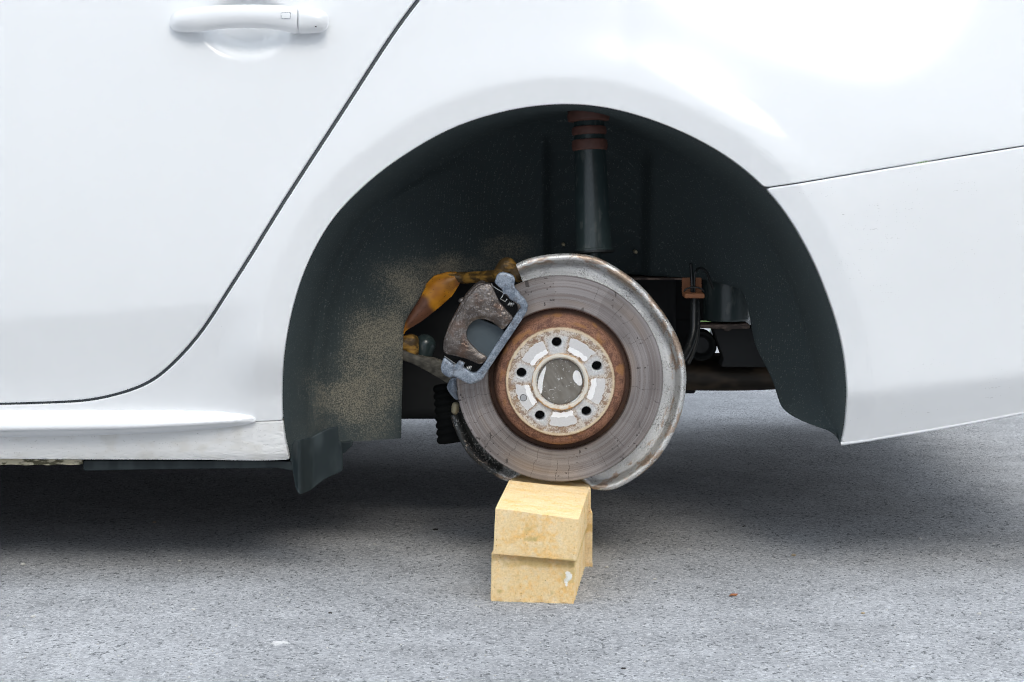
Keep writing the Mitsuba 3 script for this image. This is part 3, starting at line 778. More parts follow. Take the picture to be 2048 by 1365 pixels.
col = [(0.0400, 0.0002), (0.0400, -0.0035), (0.0392, -0.0046), (0.0372, -0.0050), (0.0350, -0.0046), (0.0338, -0.0030), (0.0332, 0.0035), (0.0328, 0.012)]
v_, q_ = axis_lathe(col, 120)
add(f'{CAR}__brake_disc__hub_collar', (v_, q_[:, ::-1]), 'm_collar', 40)
capp = [(0.0001, 0.0035), (0.0060, 0.0033), (0.0150, 0.0034), (0.0240, 0.0032), (0.0290, 0.0030), (0.0318, 0.0036), (0.0330, 0.0060), (0.0331, 0.012)]
v_, q_ = axis_lathe(capp, 96)
add(f'{CAR}__brake_disc__grease_cap', (v_, q_), 'm_cap', 40)
def arc_patch(a0, a1, r0, r1, wob, seed, n=22):
    rg = np.random.default_rng(seed)
    o = []
    for a in np.linspace(a0, a1, n):
        o.append((a, r1))
    for a in np.linspace(a1, a0, n):
        o.append((a, r0))
    pts = np.array([(CX + r * math.cos(math.radians(a)), CZ + r * math.sin(math.radians(a))) for a, r in o])
    pts = np.array(sg.Polygon(pts).buffer(-0.0022).buffer(0.0022).exterior.coords)[:-1]
    pts = resample(pts, 0.0012)
    nn = meshkit.fbm(np.stack([pts[:, 0] * 220, pts[:, 1] * 220, np.full(len(pts), seed * 1.7)], 1), 3) - 0.5
    cc = pts.mean(0)
    return sg.Polygon(pts + (pts - cc) / np.linalg.norm(pts - cc, axis=1, keepdims=True) * nn[:, None] * wob).buffer(0)
for k, a in enumerate((58.3, 131.5, 203.5, 274.0, 346.5)):
    po = arc_patch(a - 18.5, a + 18.5, 0.0430, 0.0628, 0.0065, k + 1)
    add(f'{CAR}__brake_disc__contact_patch', panel(po, const(-0.0006), 0.0003, 0.0009, 0.0022, 0.0012), 'm_worn', 40)
for po in ([(1092, 732), (1085, 741), (1078, 756), (1075, 775), (1078, 787), (1082, 788), (1085, 774), (1088, 754)], [(1152, 741), (1146, 749), (1147, 760), (1153, 768), (1160, 772), (1164, 768), (1163, 755), (1158, 744)]):
    add(f'{CAR}__brake_disc__paint_patch', panel(sg.Polygon(spline(xz(po, 0.003), 60, True)), const(0.0026), 0.0002, 0.0012, 0.002, 0.001), 'm_patch', 40)
a = math.radians(203.4)
c = np.array([CX + 0.0562 * math.cos(a), -0.0006, CZ + 0.0562 * math.sin(a)])
scr = Manifold.cylinder(0.002, 0.0042, 0.0042, 32).translate((0, 0, -0.0008)) - Manifold.cylinder(0.002, 0.0019, 0.0019, 6).translate((0, 0, 0.0002))
sm_ = man_to_tri(scr)
sv_ = np.array(sm_.vertices)
sm_.vertices = np.stack([c[0] + sv_[:, 0], c[1] - sv_[:, 2], c[2] + sv_[:, 1]], 1)
if sm_.volume < 0:
    sm_.invert()
add(f'{CAR}__brake_disc__locating_screw', sm_, 'm_screw', 30)
sr = tube(np.array([[c[0] + 0.0046 * math.cos(t), c[1] - 0.0001, c[2] + 0.0046 * math.sin(t)] for t in np.linspace(0, 2 * math.pi, 40)]), 0.00035, 6)
add(f'{CAR}__brake_disc__locating_screw_ring', sr, 'm_dark', True)

# splash shield behind the disc
SO = [(1032, 530), (1045, 522), (1090, 511), (1125, 508), (1160, 509), (1187.6, 513), (1241, 541), (1279, 569.5), (1311.4, 605.7), (1336, 640), (1363, 693), (1373, 746.7), (1368.6, 803.8), (1351.4, 861), (1317, 918), (1279, 952.4),
      (1250, 970), (1232, 979), (1214, 983), (1195, 981), (1180, 978), (1140, 976), (1090, 972), (1050, 966), (1008.6, 964), (998, 957), (974, 943), (936, 910.5), (913, 868.6), (901, 834)]
YS = 0.078
so = xz(SO, YS)
sth, srr = np.unwrap(np.arctan2(so[:, 1] - CZ, so[:, 0] - CX)), np.hypot(so[:, 0] - CX, so[:, 1] - CZ)
NTH = 300
th = np.linspace(sth[0], sth[-1], NTH)
R = np.interp(-th, -sth, srr)
R = np.where((th < -1.33) & (th > -1.95), RO + 0.002, R)      # flattened where it sits on the brick
R = np.convolve(np.pad(R, 3, mode='edge'), np.ones(7) / 7, 'valid')
sp_ = [(-0.075, 0.0920), (-0.040, 0.0920), (-0.0225, 0.0915), (-0.0165, 0.0905), (-0.0140, 0.0885), (-0.0125, 0.0835), (-0.0110, 0.0790), (-0.0085, 0.0762), (-0.0055, 0.0756), (-0.0025, 0.0768), (-0.0008, 0.0790), (0.0, 0.0830), (-0.0004, 0.0950), (-0.0030, 0.0955),
       (-0.0090, 0.0952), (-0.0150, 0.0950), (-0.075, 0.0945)]
dent = 0.006 * (meshkit.fbm(np.stack([np.cos(th) * 3, np.sin(th) * 3, th * 0], 1), 3) - 0.5)
V = np.stack([np.stack([CX + (R + o) * np.cos(th), yv + dent * (o > -0.03), CZ + (R + o) * np.sin(th)], 1) for o, yv in sp_], 1)
idx = np.arange(NTH * len(sp_)).reshape(NTH, len(sp_))
q = np.stack([idx[:-1, :-1], idx[:-1, 1:], idx[1:, 1:], idx[1:, :-1]], -1).reshape(-1, 4)
add(f'{CAR}__splash_shield', (V.reshape(-1, 3), q), 'm_shield', 50)

# caliper housing, pad, bracket
YC = -0.004
hous = [(889.6, 705.4), (889.5, 695), (892, 679), (902, 652), (914.5, 630), (934.4, 597), (951.9, 576), (960, 570.5), (971.8, 568), (979, 568.5), (984, 573), (991.7, 589.6), (1000, 607), (1007, 614), (1025, 634.4), (1026, 640), (1007.5, 659), (1003, 659),
        (996, 653.5), (985, 644.5), (974, 640), (962, 638.3), (954, 639.4), (945, 644), (937.5, 652), (932.6, 664), (934.4, 679), (944.4, 691.7), (959, 705.4), (972, 713), (975, 718), (966, 727), (958, 729), (944, 722.5), (929.4, 716.6), (905, 711), (893, 709)]
hp = smooth_poly(xz(hous, YC), 0.0022)
add(f'{CAR}__brake_caliper', panel(hp, domed(hp, YC, 0.0055, 0.010), 0.0016, 0.030, 0.0018, 0.0018, back=True), 'm_cast', True)
shoulder = smooth_poly(xz([(887, 703), (888, 680), (897, 652), (912, 624), (931, 590), (948, 571), (962, 563), (975, 566), (940, 610), (905, 680), (899, 706)], 0.03), 0.003)
add(f'{CAR}__brake_caliper__housing_back', panel(shoulder, domed(shoulder, 0.012, 0.004, 0.006), 0.002, 0.05, 0.003, 0.003, back=True), 'm_cast', True)
add(f'{CAR}__brake_caliper__bleed_nipple', chain([(at(936, 606, 0.03), 0.0055), (at(926, 601, 0.03), 0.0045), (at(922, 602, 0.03), 0.0035)], 0.002, 6), 'm_cast', True)
pdp = smooth_poly(xz([(934, 648), (950, 634), (1004, 656), (1012, 668), (975, 722), (962, 716), (930, 684)], 0.008), 0.002)
add(f'{CAR}__brake_caliper__brake_pad', panel(pdp, const(0.008), 0.001, 0.008, 0.003, 0.002, back=True), 'm_pad', True)
pdb = smooth_poly(xz([(895, 712), (905, 690), (985, 572), (1035, 610), (1036, 622), (962, 748), (942, 752)], 0.020), 0.002)
add(f'{CAR}__brake_caliper__pad_carrier', panel(pdb, const(0.019), 0.001, 0.012, 0.004, 0.003, back=True), 'm_dark', True)
brk = [(989, 565), (993.5, 552), (999, 547), (1006.6, 545), (1019, 548.5), (1027, 553), (1030.5, 560), (1028, 571), (1031, 578), (1039, 587), (1052, 602), (1056, 611), (1055, 621), (1044, 639.4), (1019, 677), (999, 706), (974, 744), (966, 757), (959, 763), (947, 767.7), (938, 768),
       (929, 764), (917, 757.5), (909.5, 754), (903, 753.5), (899, 756), (892, 752), (884, 746), (881.5, 738), (883, 728), (886, 719), (890, 716), (897, 722), (907, 729.5), (912, 729.5), (915, 726), (918, 721.5), (922, 722), (929, 727), (927, 735), (936, 741), (944, 746.5), (952, 746), (958, 741),
       (966, 731), (1000, 678), (1031, 631), (1041, 617), (1041, 611), (1036, 607.5), (1027, 603), (1019, 598), (1016, 592), (1011, 588), (1006, 590), (1003.5, 597), (1000, 596), (1007, 584), (1003, 578), (994, 571)]
bk = smooth_poly(xz(brk, -0.006), 0.0005)
add(f'{CAR}__brake_caliper__caliper_bracket', panel(bk, domed(bk, -0.007, 0.0022, 0.0035), 0.0010, 0.022, 0.0014, 0.0014, back=True), 'm_zinc', True)
def zp(pts):
    return [(860 + a / 5.459, 530 + b / 5.459) for a, b in pts]
def wire(pts, y, r, n=6):
    return tube(np.array([at(a, b, y) for a, b in pts]), r, n)
add(f'{CAR}__brake_caliper__pad_clip', wire(zp([(672, 205), (684, 232), (740, 268), (806, 305), (792, 345), (770, 372), (822, 404), (842, 372)]), -0.001, 0.0008), 'm_clip', 40)
add(f'{CAR}__brake_caliper__pad_clip', wire(zp([(158, 996), (225, 1045), (290, 1088), (328, 1042), (380, 1072), (356, 1104)]), -0.001, 0.0008), 'm_clip', 40)
def coil(c, d, r, turns, wr):
    d, a, b = frame_of(d)
    t = np.linspace(0, 1, 60)
    p = c + d * ((t - 0.5) * 0.008)[:, None] + r * (np.cos(t * turns * 6.283)[:, None] * a + np.sin(t * turns * 6.283)[:, None] * b)
    return tube(p, wr, 6)
for a, b, dv in ((1022, 608.5, (1, 0, -0.1)), (937.5, 736.5, (1, 0, 0.25))):
    add(f'{CAR}__brake_caliper__pad_spring', coil(at(a, b, 0.002), np.array(dv), 0.0028, 3.0, 0.0009), 'm_clip', True)

# ------------------------------------------------------------------ suspension behind
YA = 0.195
blade = smooth_poly(xz([(790, 700), (795, 660), (815, 625), (832, 597), (850, 570), (868, 552), (894, 545), (914.5, 545), (922, 560), (917, 573), (904.5, 592), (879.6, 614.5), (845, 642), (812, 662)], YA), 0.003)
add(f'{CAR}__upper_arm', panel(blade, domed(blade, YA, 0.012, 0.020), 0.002, 0.02, 0.003, 0.003, back=True), 'm_orange', True)
rod = chain([(at(900, 556, YA), 0.0085), (at(925, 556, YA), 0.0085), (at(960, 554.5, YA - .02), 0.0085), (at(995, 552, YA - .04), 0.0088), (at(1015, 548, YA - 0.06), 0.0105)], 0.004, 8)
add(f'{CAR}__upper_arm__arm_rod', rod, 'm_brownrod', True)
knob = chain([(at(1000, 548, 0.13), 0.0105), (at(1014, 534, 0.13), 0.0140), (at(1026, 545, 0.13), 0.0120), (at(1036, 555, 0.125), 0.0075)], 0.003, 8)
add(f'{CAR}__upper_arm__ball_joint', knob, 'm_brownrod', True)
YL = 0.19
la = smooth_poly(xz([(780, 688), (815, 704), (834, 711), (870, 718), (905, 731), (920, 745), (915, 775), (897, 768), (860, 746), (826, 728), (780, 712)], YL), 0.003)
add(f'{CAR}__lower_arm', panel(la, domed(la, YL, 0.005, 0.012), 0.002, 0.02, 0.003, 0.003, back=True), 'm_armgrey', True)
add(f'{CAR}__lower_arm__arm_bush', chain([(at(806, 690, 0.20), 0.012), (at(822, 684, 0.20), 0.012), (at(824, 705, 0.20), 0.010)], 0.003, 8), 'm_brownrod', True)
add(f'{CAR}__lower_arm__ball_joint', chain([(at(850, 690, 0.215), 0.016), (at(848, 705, 0.215), 0.014)], 0.003, 6), 'm_gloss_black', True)
# guide lug of the hub carrier and rubber gaiter below
lug = smooth_poly(xz([(903, 757), (918, 755), (918, 806), (906, 795), (897, 783), (893, 775), (898, 764)], 0.045), 0.003)
add(f'{CAR}__hub_carrier', panel(lug, domed(lug, 0.046, 0.008, 0.010), 0.001, 0.03, 0.003, 0.002, back=True), 'm_zinc', True)
add(f'{CAR}__hub_carrier__carrier_bolt', chain([(at(911, 812, 0.06), 0.0055), (at(910, 822, 0.06), 0.0055)], 0.002, 5), 'm_bolt', True)
g0, g1 = at(886, 770, 0.24), at(901, 886, 0.22)
L = float(np.linalg.norm(g1 - g0))
prof = []
for k in range(8):
    s0 = L * k / 8
    prof += [(s0 + 0.0001, 0.0135 + 0.0006 * k), (s0 + L / 8 * 0.35, 0.0160 + 0.0006 * k), (s0 + L / 8 * 0.65, 0.0160 + 0.0006 * k), (s0 + L / 8 * 0.95, 0.0135 + 0.0006 * k)]
add(f'{CAR}__drive_gaiter', lathe(prof, g0, g1, 40), 'm_black_rubber', 50)

# damper
b0, b1, b2 = at(1190, 560, 0.135), at(1188, 503, 0.135), at(1176, 205, 0.155)
up = (b2 - b1) / np.linalg.norm(b2 - b1)
L = float(np.linalg.norm(b2 - b1))
add(f'{CAR}__damper', lathe([(-0.04, 0.010), (-0.001, 0.010), (0.0, 0.0285), (0.003, 0.0285), (0.004, 0.0262), (0.05, 0.0252), (0.10, 0.0240), (0.16, 0.0224), (L + 0.03, 0.0205)], b1, b2, 64), 'm_gloss_black', 30)
fl_ = at(1196, 505, 0.13)
add(f'{CAR}__damper__seat_plate', lathe([(-0.0015, 0.020), (-0.0015, 0.030), (0.0015, 0.030), (0.0015, 0.020)], b1 - up * 0.001, b2, 48), 'm_satin_black', 30)
prof = []
def zat(py):
    return (at(1180, py, 0.145)[2] - b1[2]) / up[2]
for (ya, yb_, r) in ((302, 280, 0.0262), (271, 254, 0.0256), (243, 222, 0.0310)):
    a_, c_ = zat(ya), zat(yb_)
    prof += [(a_ - 0.001, 0.0195), (a_ + 0.001, r - 0.001), ((a_ + c_) / 2, r), (c_ - 0.001, r - 0.001), (c_ + 0.0015, 0.0195)]
add(f'{CAR}__damper__dust_boot', lathe(prof, b1, b2, 56), 'm_boot', 50)
add(f'{CAR}__damper__top_mount', lathe([(zat(222), 0.02), (zat(221), 0.031), (zat(205), 0.036)], b1, b2, 48), 'm_rubber', 40)

# inner structure, dark
p0, p1 = at(1150, 552, 0.305), at(1420, 556, 0.305)
add(f'{CAR}__chassis_rail', box(-0.55, float(p1[0]) + 0.02, 0.36, 0.46, float(p0[2]) - 0.004, float(p0[2]) + 0.10, 0.004), 'm_satin_black', 40)
add(f'{CAR}__chassis_rail__rail_flange', box(0.06, float(p1[0]), 0.300, 0.380, float(p0[2]) - 0.006, float(p0[2]) - 0.003), 'm_ledge', False)
zt = at(830, 843, 0.33)[2]
add(f'{CAR}__subframe', join(box(-0.50, 0.16, 0.34, 1.30, zt, 0.46, 0.02), box(0.10, 0.262, 0.42, 1.30, 0.212, 0.46, 0.02), box(0.22, 0.36, 0.47, 0.62, 0.318, 0.46, 0.004), box(0.25, 0.297, 0.472, 0.60, 0.20, 0.33, 0.004)), 'm_dark', 40)
# spring seat: black pot above a rusty ledge
pc = at(1452, 605, 0.30)
zt1, zb1 = at(1452, 560, 0.27)[2], at(1452, 644, 0.27)[2]
add(f'{CAR}__spring_pot', lathe([(0, 0.030), (0.0005, 0.0345), (0.004, 0.0355), (zt1 - zb1 + 0.05, 0.0355)], (pc[0], 0.295, zb1), (pc[0], 0.295, 1.0), 64), 'm_gloss_black', 40)
ld = xz([(1400, 649.5), (1499, 648), (1500, 657.5), (1462, 658.5), (1459, 662.5), (1449, 662.5), (1447, 658), (1400, 656.5)], 0.265)
add(f'{CAR}__spring_pot__spring_ledge', panel(sg.Polygon(ld), const(0.262), 0.0008, 0.06, 0.004, 0.002, back=True), 'm_ledge', True)
sub2 = xz([(1425, 657), (1530, 655), (1580, 735), (1440, 735), (1447, 718)], 0.30)
add(f'{CAR}__spare_wheel_well', panel(sg.Polygon(sub2), const(0.30), 0.002, 0.05, 0.01, back=True), 'm_dark', True)
add(f'{CAR}__rear_floor', box(0.34, 0.87, 0.36, 1.66, 0.36, 0.40, 0.01), 'm_floor', 40)
# exhaust hanger bush
c = at(1402, 691, 0.34)
rr = 31 / 1290
add(f'{CAR}__hanger_bush', lathe([(0.0, rr * 0.62), (-0.006, rr * 0.72), (-0.010, rr * 0.90), (-0.006, rr), (0.030, rr), (0.030, rr * 0.62)], c, c + [0, 1, 0], 48), 'm_rubber', 50)
add(f'{CAR}__hanger_bush__bush_core', lathe([(0, 0.0001), (0.0, rr * 0.5), (-0.004, rr * 0.62), (0.02, rr * 0.64)], c, c + [0, 1, 0], 40), 'm_dark', 40)
# muffler
m0, m1 = at(1340, 755, 0.36), at(1640, 752, 0.36)
mz0, mz1 = at(1450, 791, 0.36)[2], at(1450, 722, 0.36)[2]
mr = (mz1 - mz0) / 2
sec = []
for x in np.linspace(m0[0], m1[0], 24):
    e = 1 - 0.03 * ((x - (m0[0] + m1[0]) / 2) / (m1[0] - m0[0]) * 2) ** 2
    sec.append(x)
ang = np.arange(48) * 2 * math.pi / 48
mv = np.stack([np.stack([np.full(48, x), 0.46 + 0.10 * np.sign(np.cos(ang)) * np.abs(np.cos(ang)) ** 0.7, (mz0 + mz1) / 2 + 0.004 * abs((x - 0.33) / 0.12) ** 2 + mr * np.sign(np.sin(ang)) * np.abs(np.sin(ang)) ** 0.8], 1) for x in sec], 0)
idx = np.arange(24 * 48).reshape(24, 48)
q = np.stack([idx[:-1], idx[1:], np.roll(idx, -1, 1)[1:], np.roll(idx, -1, 1)[:-1]], -1).reshape(-1, 4)
mvv = mv.reshape(-1, 3)
add(f'{CAR}__muffler', (mvv, q), 'm_muffler', True)
# brake line: bracket, hard pipes, hose
add(f'{CAR}__brake_hose', tube(np.array([at(a, b, y) for a, b, y in ((1388, 588, .19), (1388.5, 610, .19), (1388, 640, .185), (1387, 662, .18), (1380, 688, .17), (1371, 708, .16), (1360, 725, .15))]), [0.0060, 0.0066, 0.0064, 0.0062, 0.0062, 0.0062, 0.0062], 20, 60), 'm_satin_black', True)
add(f'{CAR}__brake_hose__sensor_cable', tube(np.array([at(a, b, y) for a, b, y in ((1394, 600, .20), (1396, 640, .20), (1394, 675, .19), (1386, 705, .18), (1375, 728, .17))]), 0.0034, 12, 50), 'm_rubber', True)
hb = sg.Polygon(xz([(1364, 556), (1403, 556), (1403, 588), (1364, 588)], 0.215))
add(f'{CAR}__brake_hose__hose_bracket', join(panel(hb, const(0.215), 0.0006, 0.003, 0.004, back=True), box(*at(1366.5, 590, .19)[[0]], *at(1406.5, 590, .19)[[0]], 0.165, 0.212, at(1388, 595, .19)[2], at(1388, 585.5, .19)[2], 0.002)), 'm_rustplate', 40)
add(f'{CAR}__brake_hose__hard_pipe', tube(np.array([at(a, b, y) for a, b, y in ((1384, 588, .19), (1384, 565, .19), (1383, 545, .195), (1382, 528, .20))]), 0.0026, 12, 30), 'm_satin_black', True)
add(f'{CAR}__brake_hose__hard_pipe', tube(np.array([at(a, b, y) for a, b, y in ((1389, 588, .19), (1389, 560, .19), (1391, 545, .19), (1398, 537, .195), (1408, 539, .20), (1418, 555, .21), (1426, 578, .22))]), 0.0018, 10, 50), 'm_satin_black', True)
add(f'{CAR}__brake_hose__hose_clip', tube(np.array([at(1388 + 20 * math.cos(t), 585 - 10 * math.sin(t), 0.175) for t in np.linspace(0.1, math.pi - 0.1, 20)]), 0.0013, 8), 'm_satin_black', True)

# ------------------------------------------------------------------ rest of the car, mostly outside the frame
add(f'{CAR}__floor_pan', box(-3.35, -0.42, 0.02, 1.66, at(300, 936, -0.05)[2] + 0.006, 0.30, 0.01), 'm_floor', 40)
far = sg.box(-3.3, 0.17, 0.88, TOPZ).difference(sg.Point(CX, CZ + 0.03).buffer(0.38)).difference(sg.box(-4, 0, CX - 0.38, 0.1))
add(f'{CAR}__far_side_panel', panel(far, const(1.72), 0.002, 0.02, 0.05, 0.03, back=True), 'm_white', 40)
add(f'{CAR}__far_arch_liner', box(CX - 0.36, CX + 0.36, 1.36, 1.40, 0.36, 0.80), 'm_liner', False)
add(f'{CAR}__wheelhouse_roof', box(CX - 0.50, CX + 0.50, 0.0, 1.70, 0.80, 0.84), 'm_dark', False)
add(f'{CAR}__front_door', panel(sg.box(-2.75, seam[-1, 1], XF - 0.005, TOPZ), yb, 0.002, 0.016, 0.02, 0.01), 'm_white', True)
cab = []
for z, y0, y1, x0, x1 in ((TOPZ - 0.004, 0.0, 1.68, -2.7, 0.86), (1.16, 0.07, 1.59, -2.35, 0.78), (1.34, 0.15, 1.49, -1.95, 0.62)):
    cab.append([[x0, y0, z], [x1, y0, z], [x1, y1, z], [x0, y1, z]])
cv = np.array(cab).reshape(-1, 3)
cf = []
for k in range(2):
    for j in range(4):
        a_, b_ = k * 4 + j, k * 4 + (j + 1) % 4
        cf.append([a_, b_, b_ + 4, a_ + 4])
add(f'{CAR}__windows', (cv, np.array(cf)), 'm_glass_dark', False)
add(f'{CAR}__roof', box(-1.97, 0.66, 0.13, 1.51, 1.335, 1.39, 0.02), 'm_white', 40)
add(f'{CAR}__tailgate', box(0.84, 0.90, 0.05, 1.62, 0.60, TOPZ, 0.02), 'm_white', 40)
add(f'{CAR}__bonnet', box(-3.6, -2.68, -0.02, 1.66, 0.80, 0.86, 0.02), 'm_white', 40)
add(f'{CAR}__front_wing', panel(sg.box(-3.6, 0.32, -2.756, 0.84).difference(sg.Point(-2.95, 0.30).buffer(0.36)), const(-0.075), 0.002, 0.02, 0.03, 0.02), 'm_white', True)

# ------------------------------------------------------------------ bricks under the disc
def brick_mesh(c8, seed, res=0.0019, rough=0.0009):
    """c8: bottom fl, fr, br, bl, then the same on top"""
    c8 = np.asarray(c8, float)
    r = 0.0011
    ctr = c8.mean(0)
    s = Manifold.sphere(r, 12)
    m = Manifold.batch_hull([s.translate(tuple(p + (ctr - p) / np.linalg.norm(ctr - p) * r * 1.6)) for p in c8])
    t = man_to_tri(m, res)
    n = np.array(t.vertex_normals)
    v = np.array(t.vertices)
    edge = 1.0
    h = meshkit.fbm(v * 130, 3, seed) - 0.5
    h2 = np.clip(meshkit.fbm(v * 60, 3, seed + 9) - 0.60, 0, 1)
    lowz = np.clip((np.percentile(c8[:4, 2], 50) + 0.007 - v[:, 2]) / 0.007, 0, 1)
    lip = np.clip((v[:, 2] - (np.percentile(c8[4:, 2], 50) - 0.004)) / 0.004, 0, 1) * np.clip(meshkit.fbm(v * 210, 2, seed + 3) - 0.62, 0, 1) * 0.005
    v = v - n * lip[:, None] + n * (rough * 2 * h * (0.12 + lowz * 1.9) - 0.006 * h2 * (0.15 + lowz))[:, None]
    t.vertices = v
    return t
def on(px, py, y):
    return at(px, py, y)
J = 0.0605     # top of the lower layer
gl, gr = at_ground(981.5, 1203), at_ground(1148, 1213.5)
lowf = [gl, [gr[0], -0.222, 0], [gr[0] + 0.022, 0.025, 0], [gl[0] + 0.018, 0.03, 0]]
tl, tr = at(983.5, 1107, -0.206), at(1149.5, 1121, -0.222)
topf = [[tl[0], -0.206, tl[2]], [tr[0], -0.222, tr[2]], [tr[0] + 0.022, 0.025, 0.0575], [tl[0] + 0.017, 0.03, J + 0.002]]
add('yellow_brick', brick_mesh(lowf + topf, 3), 'm_brick', 50)
labels['yellow_brick'] = {'label': 'lower front yellow brick standing on the asphalt, with a small pale chipped patch', 'category': 'brick'}
e = 0.0016
FLt, FRt, BLt, BRt = at(991, 1017.5, -0.218), at(1157, 1040, -0.235), at(1018.5, 961.5, 0.026), at(1177, 980.5, 0.022)
ul, ur = at(987, 1111, -0.218), at(1152, 1121, -0.235)
upb = [[ul[0], -0.218, tl[2] + e], [ur[0], -0.235, tr[2] + e], [ur[0] + 0.0225, 0.022, 0.0575 + e], [ul[0] + 0.0165, 0.026, J + 0.002 + e]]
add('yellow_brick_001', brick_mesh(upb + [FLt, FRt, BRt, BLt], 5, rough=0.0006), 'm_brick', 50)
labels['yellow_brick_001'] = {'label': 'upper front yellow brick with the pale sloping top, just under the brake disc', 'category': 'brick'}
xr, xr2 = at(1184.5, 1080, 0.033)[0], at(1181.5, 1000, 0.033)[0]
ztop = at(1184.5, 1026, 0.034)[2]
lb = [[-0.004, 0.034, 0], [xr, 0.034, 0], [xr - 0.004, 0.25, 0], [-0.006, 0.25, 0]]
add('yellow_brick_002', brick_mesh(lb + [[a, b, ztop] for a, b, _ in lb], 8), 'm_brick', 50)
labels['yellow_brick_002'] = {'label': 'lower rear yellow brick, its edge showing behind the front pair at right', 'category': 'brick'}
ub = [[0.0, 0.034, ztop + e], [xr2, 0.034, ztop + e], [xr2 - 0.004, 0.24, ztop + e], [-0.004, 0.24, ztop + e]]
zd = CZ - RO - 0.0016
add('yellow_brick_003', brick_mesh(ub + [[a, b, zd - 0.0005 - 0.009 * (k in (1, 2))] for k, (a, b, _) in enumerate(ub)], 11, rough=0.0005), 'm_brick', 50)
labels['yellow_brick_003'] = {'label': 'upper rear yellow brick mostly hidden below the disc, a thin strip at right', 'category': 'brick'}
for k in range(4):
    labels['yellow_brick' + (f'_{k:03d}' if k else '')]['group'] = 'yellow bricks propping up the car'

# ------------------------------------------------------------------ the house that the rear wing mirrors (behind the camera, to the right)
HX0, HX1, HY, HD, HH = 5.0, 19.0, -18.0, -27.0, 6.4
add('house__wall', box(HX0, HX1, HD, HY, 0.0, HH), 'm_house', False)
labels['house'] = {'label': 'two storey house of brown brick with a grey pitched roof, facing the car', 'category': 'house'}
gv = np.array([[HX0 - .4, HY + .5, HH + 0.003], [HX1 + .4, HY + .5, HH + 0.003], [HX1 + .4, HD - .5, HH + 0.003], [HX0 - .4, HD - .5, HH + 0.003], [HX0 + 2.2, (HY + HD) / 2, HH + 3.2], [HX1 - 2.2, (HY + HD) / 2, HH + 3.2]])
add('house__roof', (gv, np.array([[0, 1, 5], [0, 5, 4], [2, 3, 4], [2, 4, 5], [1, 2, 5], [3, 0, 4], [0, 3, 2], [0, 2, 1]])), 'm_roof', False)
for wx in (6.6, 9.6, 12.6, 15.6):
    for wz in (0.9, 3.7):
        add('house__window', box(wx, wx + 1.4, HY - 0.1, HY + 0.03, wz, wz + 1.5), 'm_glass_dark', False)

# ------------------------------------------------------------------ small things on the asphalt
def pebble(key, px, py, w, mat, label, flat=0.6, seed=0, group=True):
    c = at_ground(px, py)
    t = trimesh.creation.icosphere(2, 1.0)
    v = np.array(t.vertices)
    v *= (1 + 0.55 * (meshkit.noise(v * 1.7 + seed * 3.1, seed) - 0.5))[:, None]
    r = w / 2 / (F / (c[1] - CAM[1]))
    v *= np.array([r, r * 0.8, r * flat])
    t.vertices = v + np.array([c[0], c[1], r * flat * 0.55])
    k = add(key, t, mat, 30)
    labels[k] = {'label': label, 'category': 'pebble', 'group': 'pebbles scattered on the asphalt'}
PB = [(46, 1131, 11, 'white pebble on the asphalt near the left frame edge below the sill'),
      (359, 1123, 7, 'pale pebble on the asphalt left of the bricks, level with the joint'),
      (387, 1221, 9, 'white pebble in the open asphalt below left of the bricks'),
      (66, 1235, 10, 'white pebble in the bottom left corner area of the asphalt'),
      (749, 1090, 6, 'small white pebble on the asphalt at the left limit of the brick shadow'),
      (1214, 1136, 8, 'pale pebble close to the right side of the bricks'),
      (1587, 1112, 9, 'pinkish pale pebble right of the bricks at the edge of the car shadow'),
      (1310, 1160, 8, 'white pebble right of the bricks, nearest the camera of its cluster'),
      (1378, 1100, 6, 'small white pebble behind the cluster right of the bricks'),
      (1840, 1079, 7, 'white pebble at the right, below the bumper'),
      (1958, 1229, 9, 'white pebble at the right in the open asphalt'),
      (1726, 1228, 8, 'pinkish white pebble at the lower right in the open asphalt'),
      (309, 1046, 7, 'grey pebble in the dark car shadow at left')]
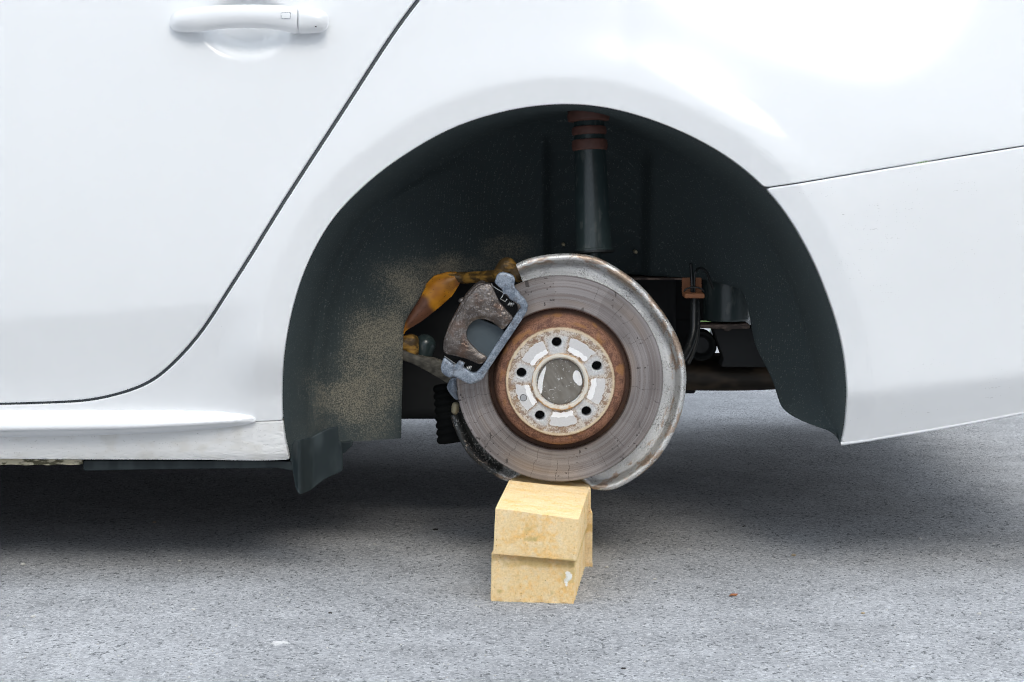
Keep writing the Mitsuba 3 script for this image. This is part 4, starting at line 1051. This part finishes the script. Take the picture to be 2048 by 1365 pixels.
for k, (a, b, w, l) in enumerate(PB):
    pebble('pebble', a, b, w, 'm_pebble' if k not in (6, 11, 12) else 'm_pebble_tan', l, seed=k)
for k, (a, b, w) in enumerate(((1488, 1053, 7), (661, 1227, 9), (1247, 1338, 11), (781, 1155, 6), (871, 1060, 10))):
    pebble('dark_chip', a, b, w, 'm_pebble_dark', ('black chip on the asphalt right of the bricks in the soft shadow', 'dark brown crumb in the open asphalt left of the bricks',
           'black sliver near the bottom edge below the bricks', 'black crumb close to the left side of the bricks', 'dark chip in the shadow left of the disc')[k], 0.35, 40 + k)
    labels[[q for q in scene if q.startswith('dark_chip')][-1]].update(category='chip', group='dark chips scattered on the asphalt')
# loose grit, too small to count
gm = []
for k in range(420):
    px, py = rng.uniform(-30, 2080), 930 + 440 * rng.random()
    c = at_ground(px, py)
    r = rng.uniform(0.0005, 0.0013)
    t = trimesh.creation.icosphere(1, 1.0)
    v = np.array(t.vertices) * (1 + 0.5 * (rng.random((len(t.vertices), 1)) - 0.5)) * [r, r, r * 0.7]
    t.vertices = v + [c[0], c[1], r * 0.4]
    gm.append(t)
add('grit', trimesh.util.concatenate(gm), 'm_pebble', False)
labels['grit'] = {'kind': 'stuff', 'label': 'fine loose grit strewn over the asphalt', 'category': 'grit'}
c = at_ground(1467, 1193)
lf = np.array([[-1, 0, .1], [-.4, .5, .5], [.3, .45, .2], [1, .1, .6], [.5, -.4, .25], [-.3, -.45, .35], [0, 0, .6]]) * 0.0062
lm = trimesh.Trimesh(np.vstack([lf + c, lf + c - [0, 0, 0.0006]]), [[0, 5, 6], [5, 4, 6], [4, 3, 6], [3, 2, 6], [2, 1, 6], [1, 0, 6]] + [[a + 7, b + 7, c_ + 7] for b, a, c_ in [[0, 5, 6], [5, 4, 6], [4, 3, 6], [3, 2, 6], [2, 1, 6], [1, 0, 6]]], process=False)
add('leaf_scrap', lm, 'm_leaf', False)
labels['leaf_scrap'] = {'label': 'curled rust brown scrap of dead leaf on the asphalt right of the bricks', 'category': 'leaf'}
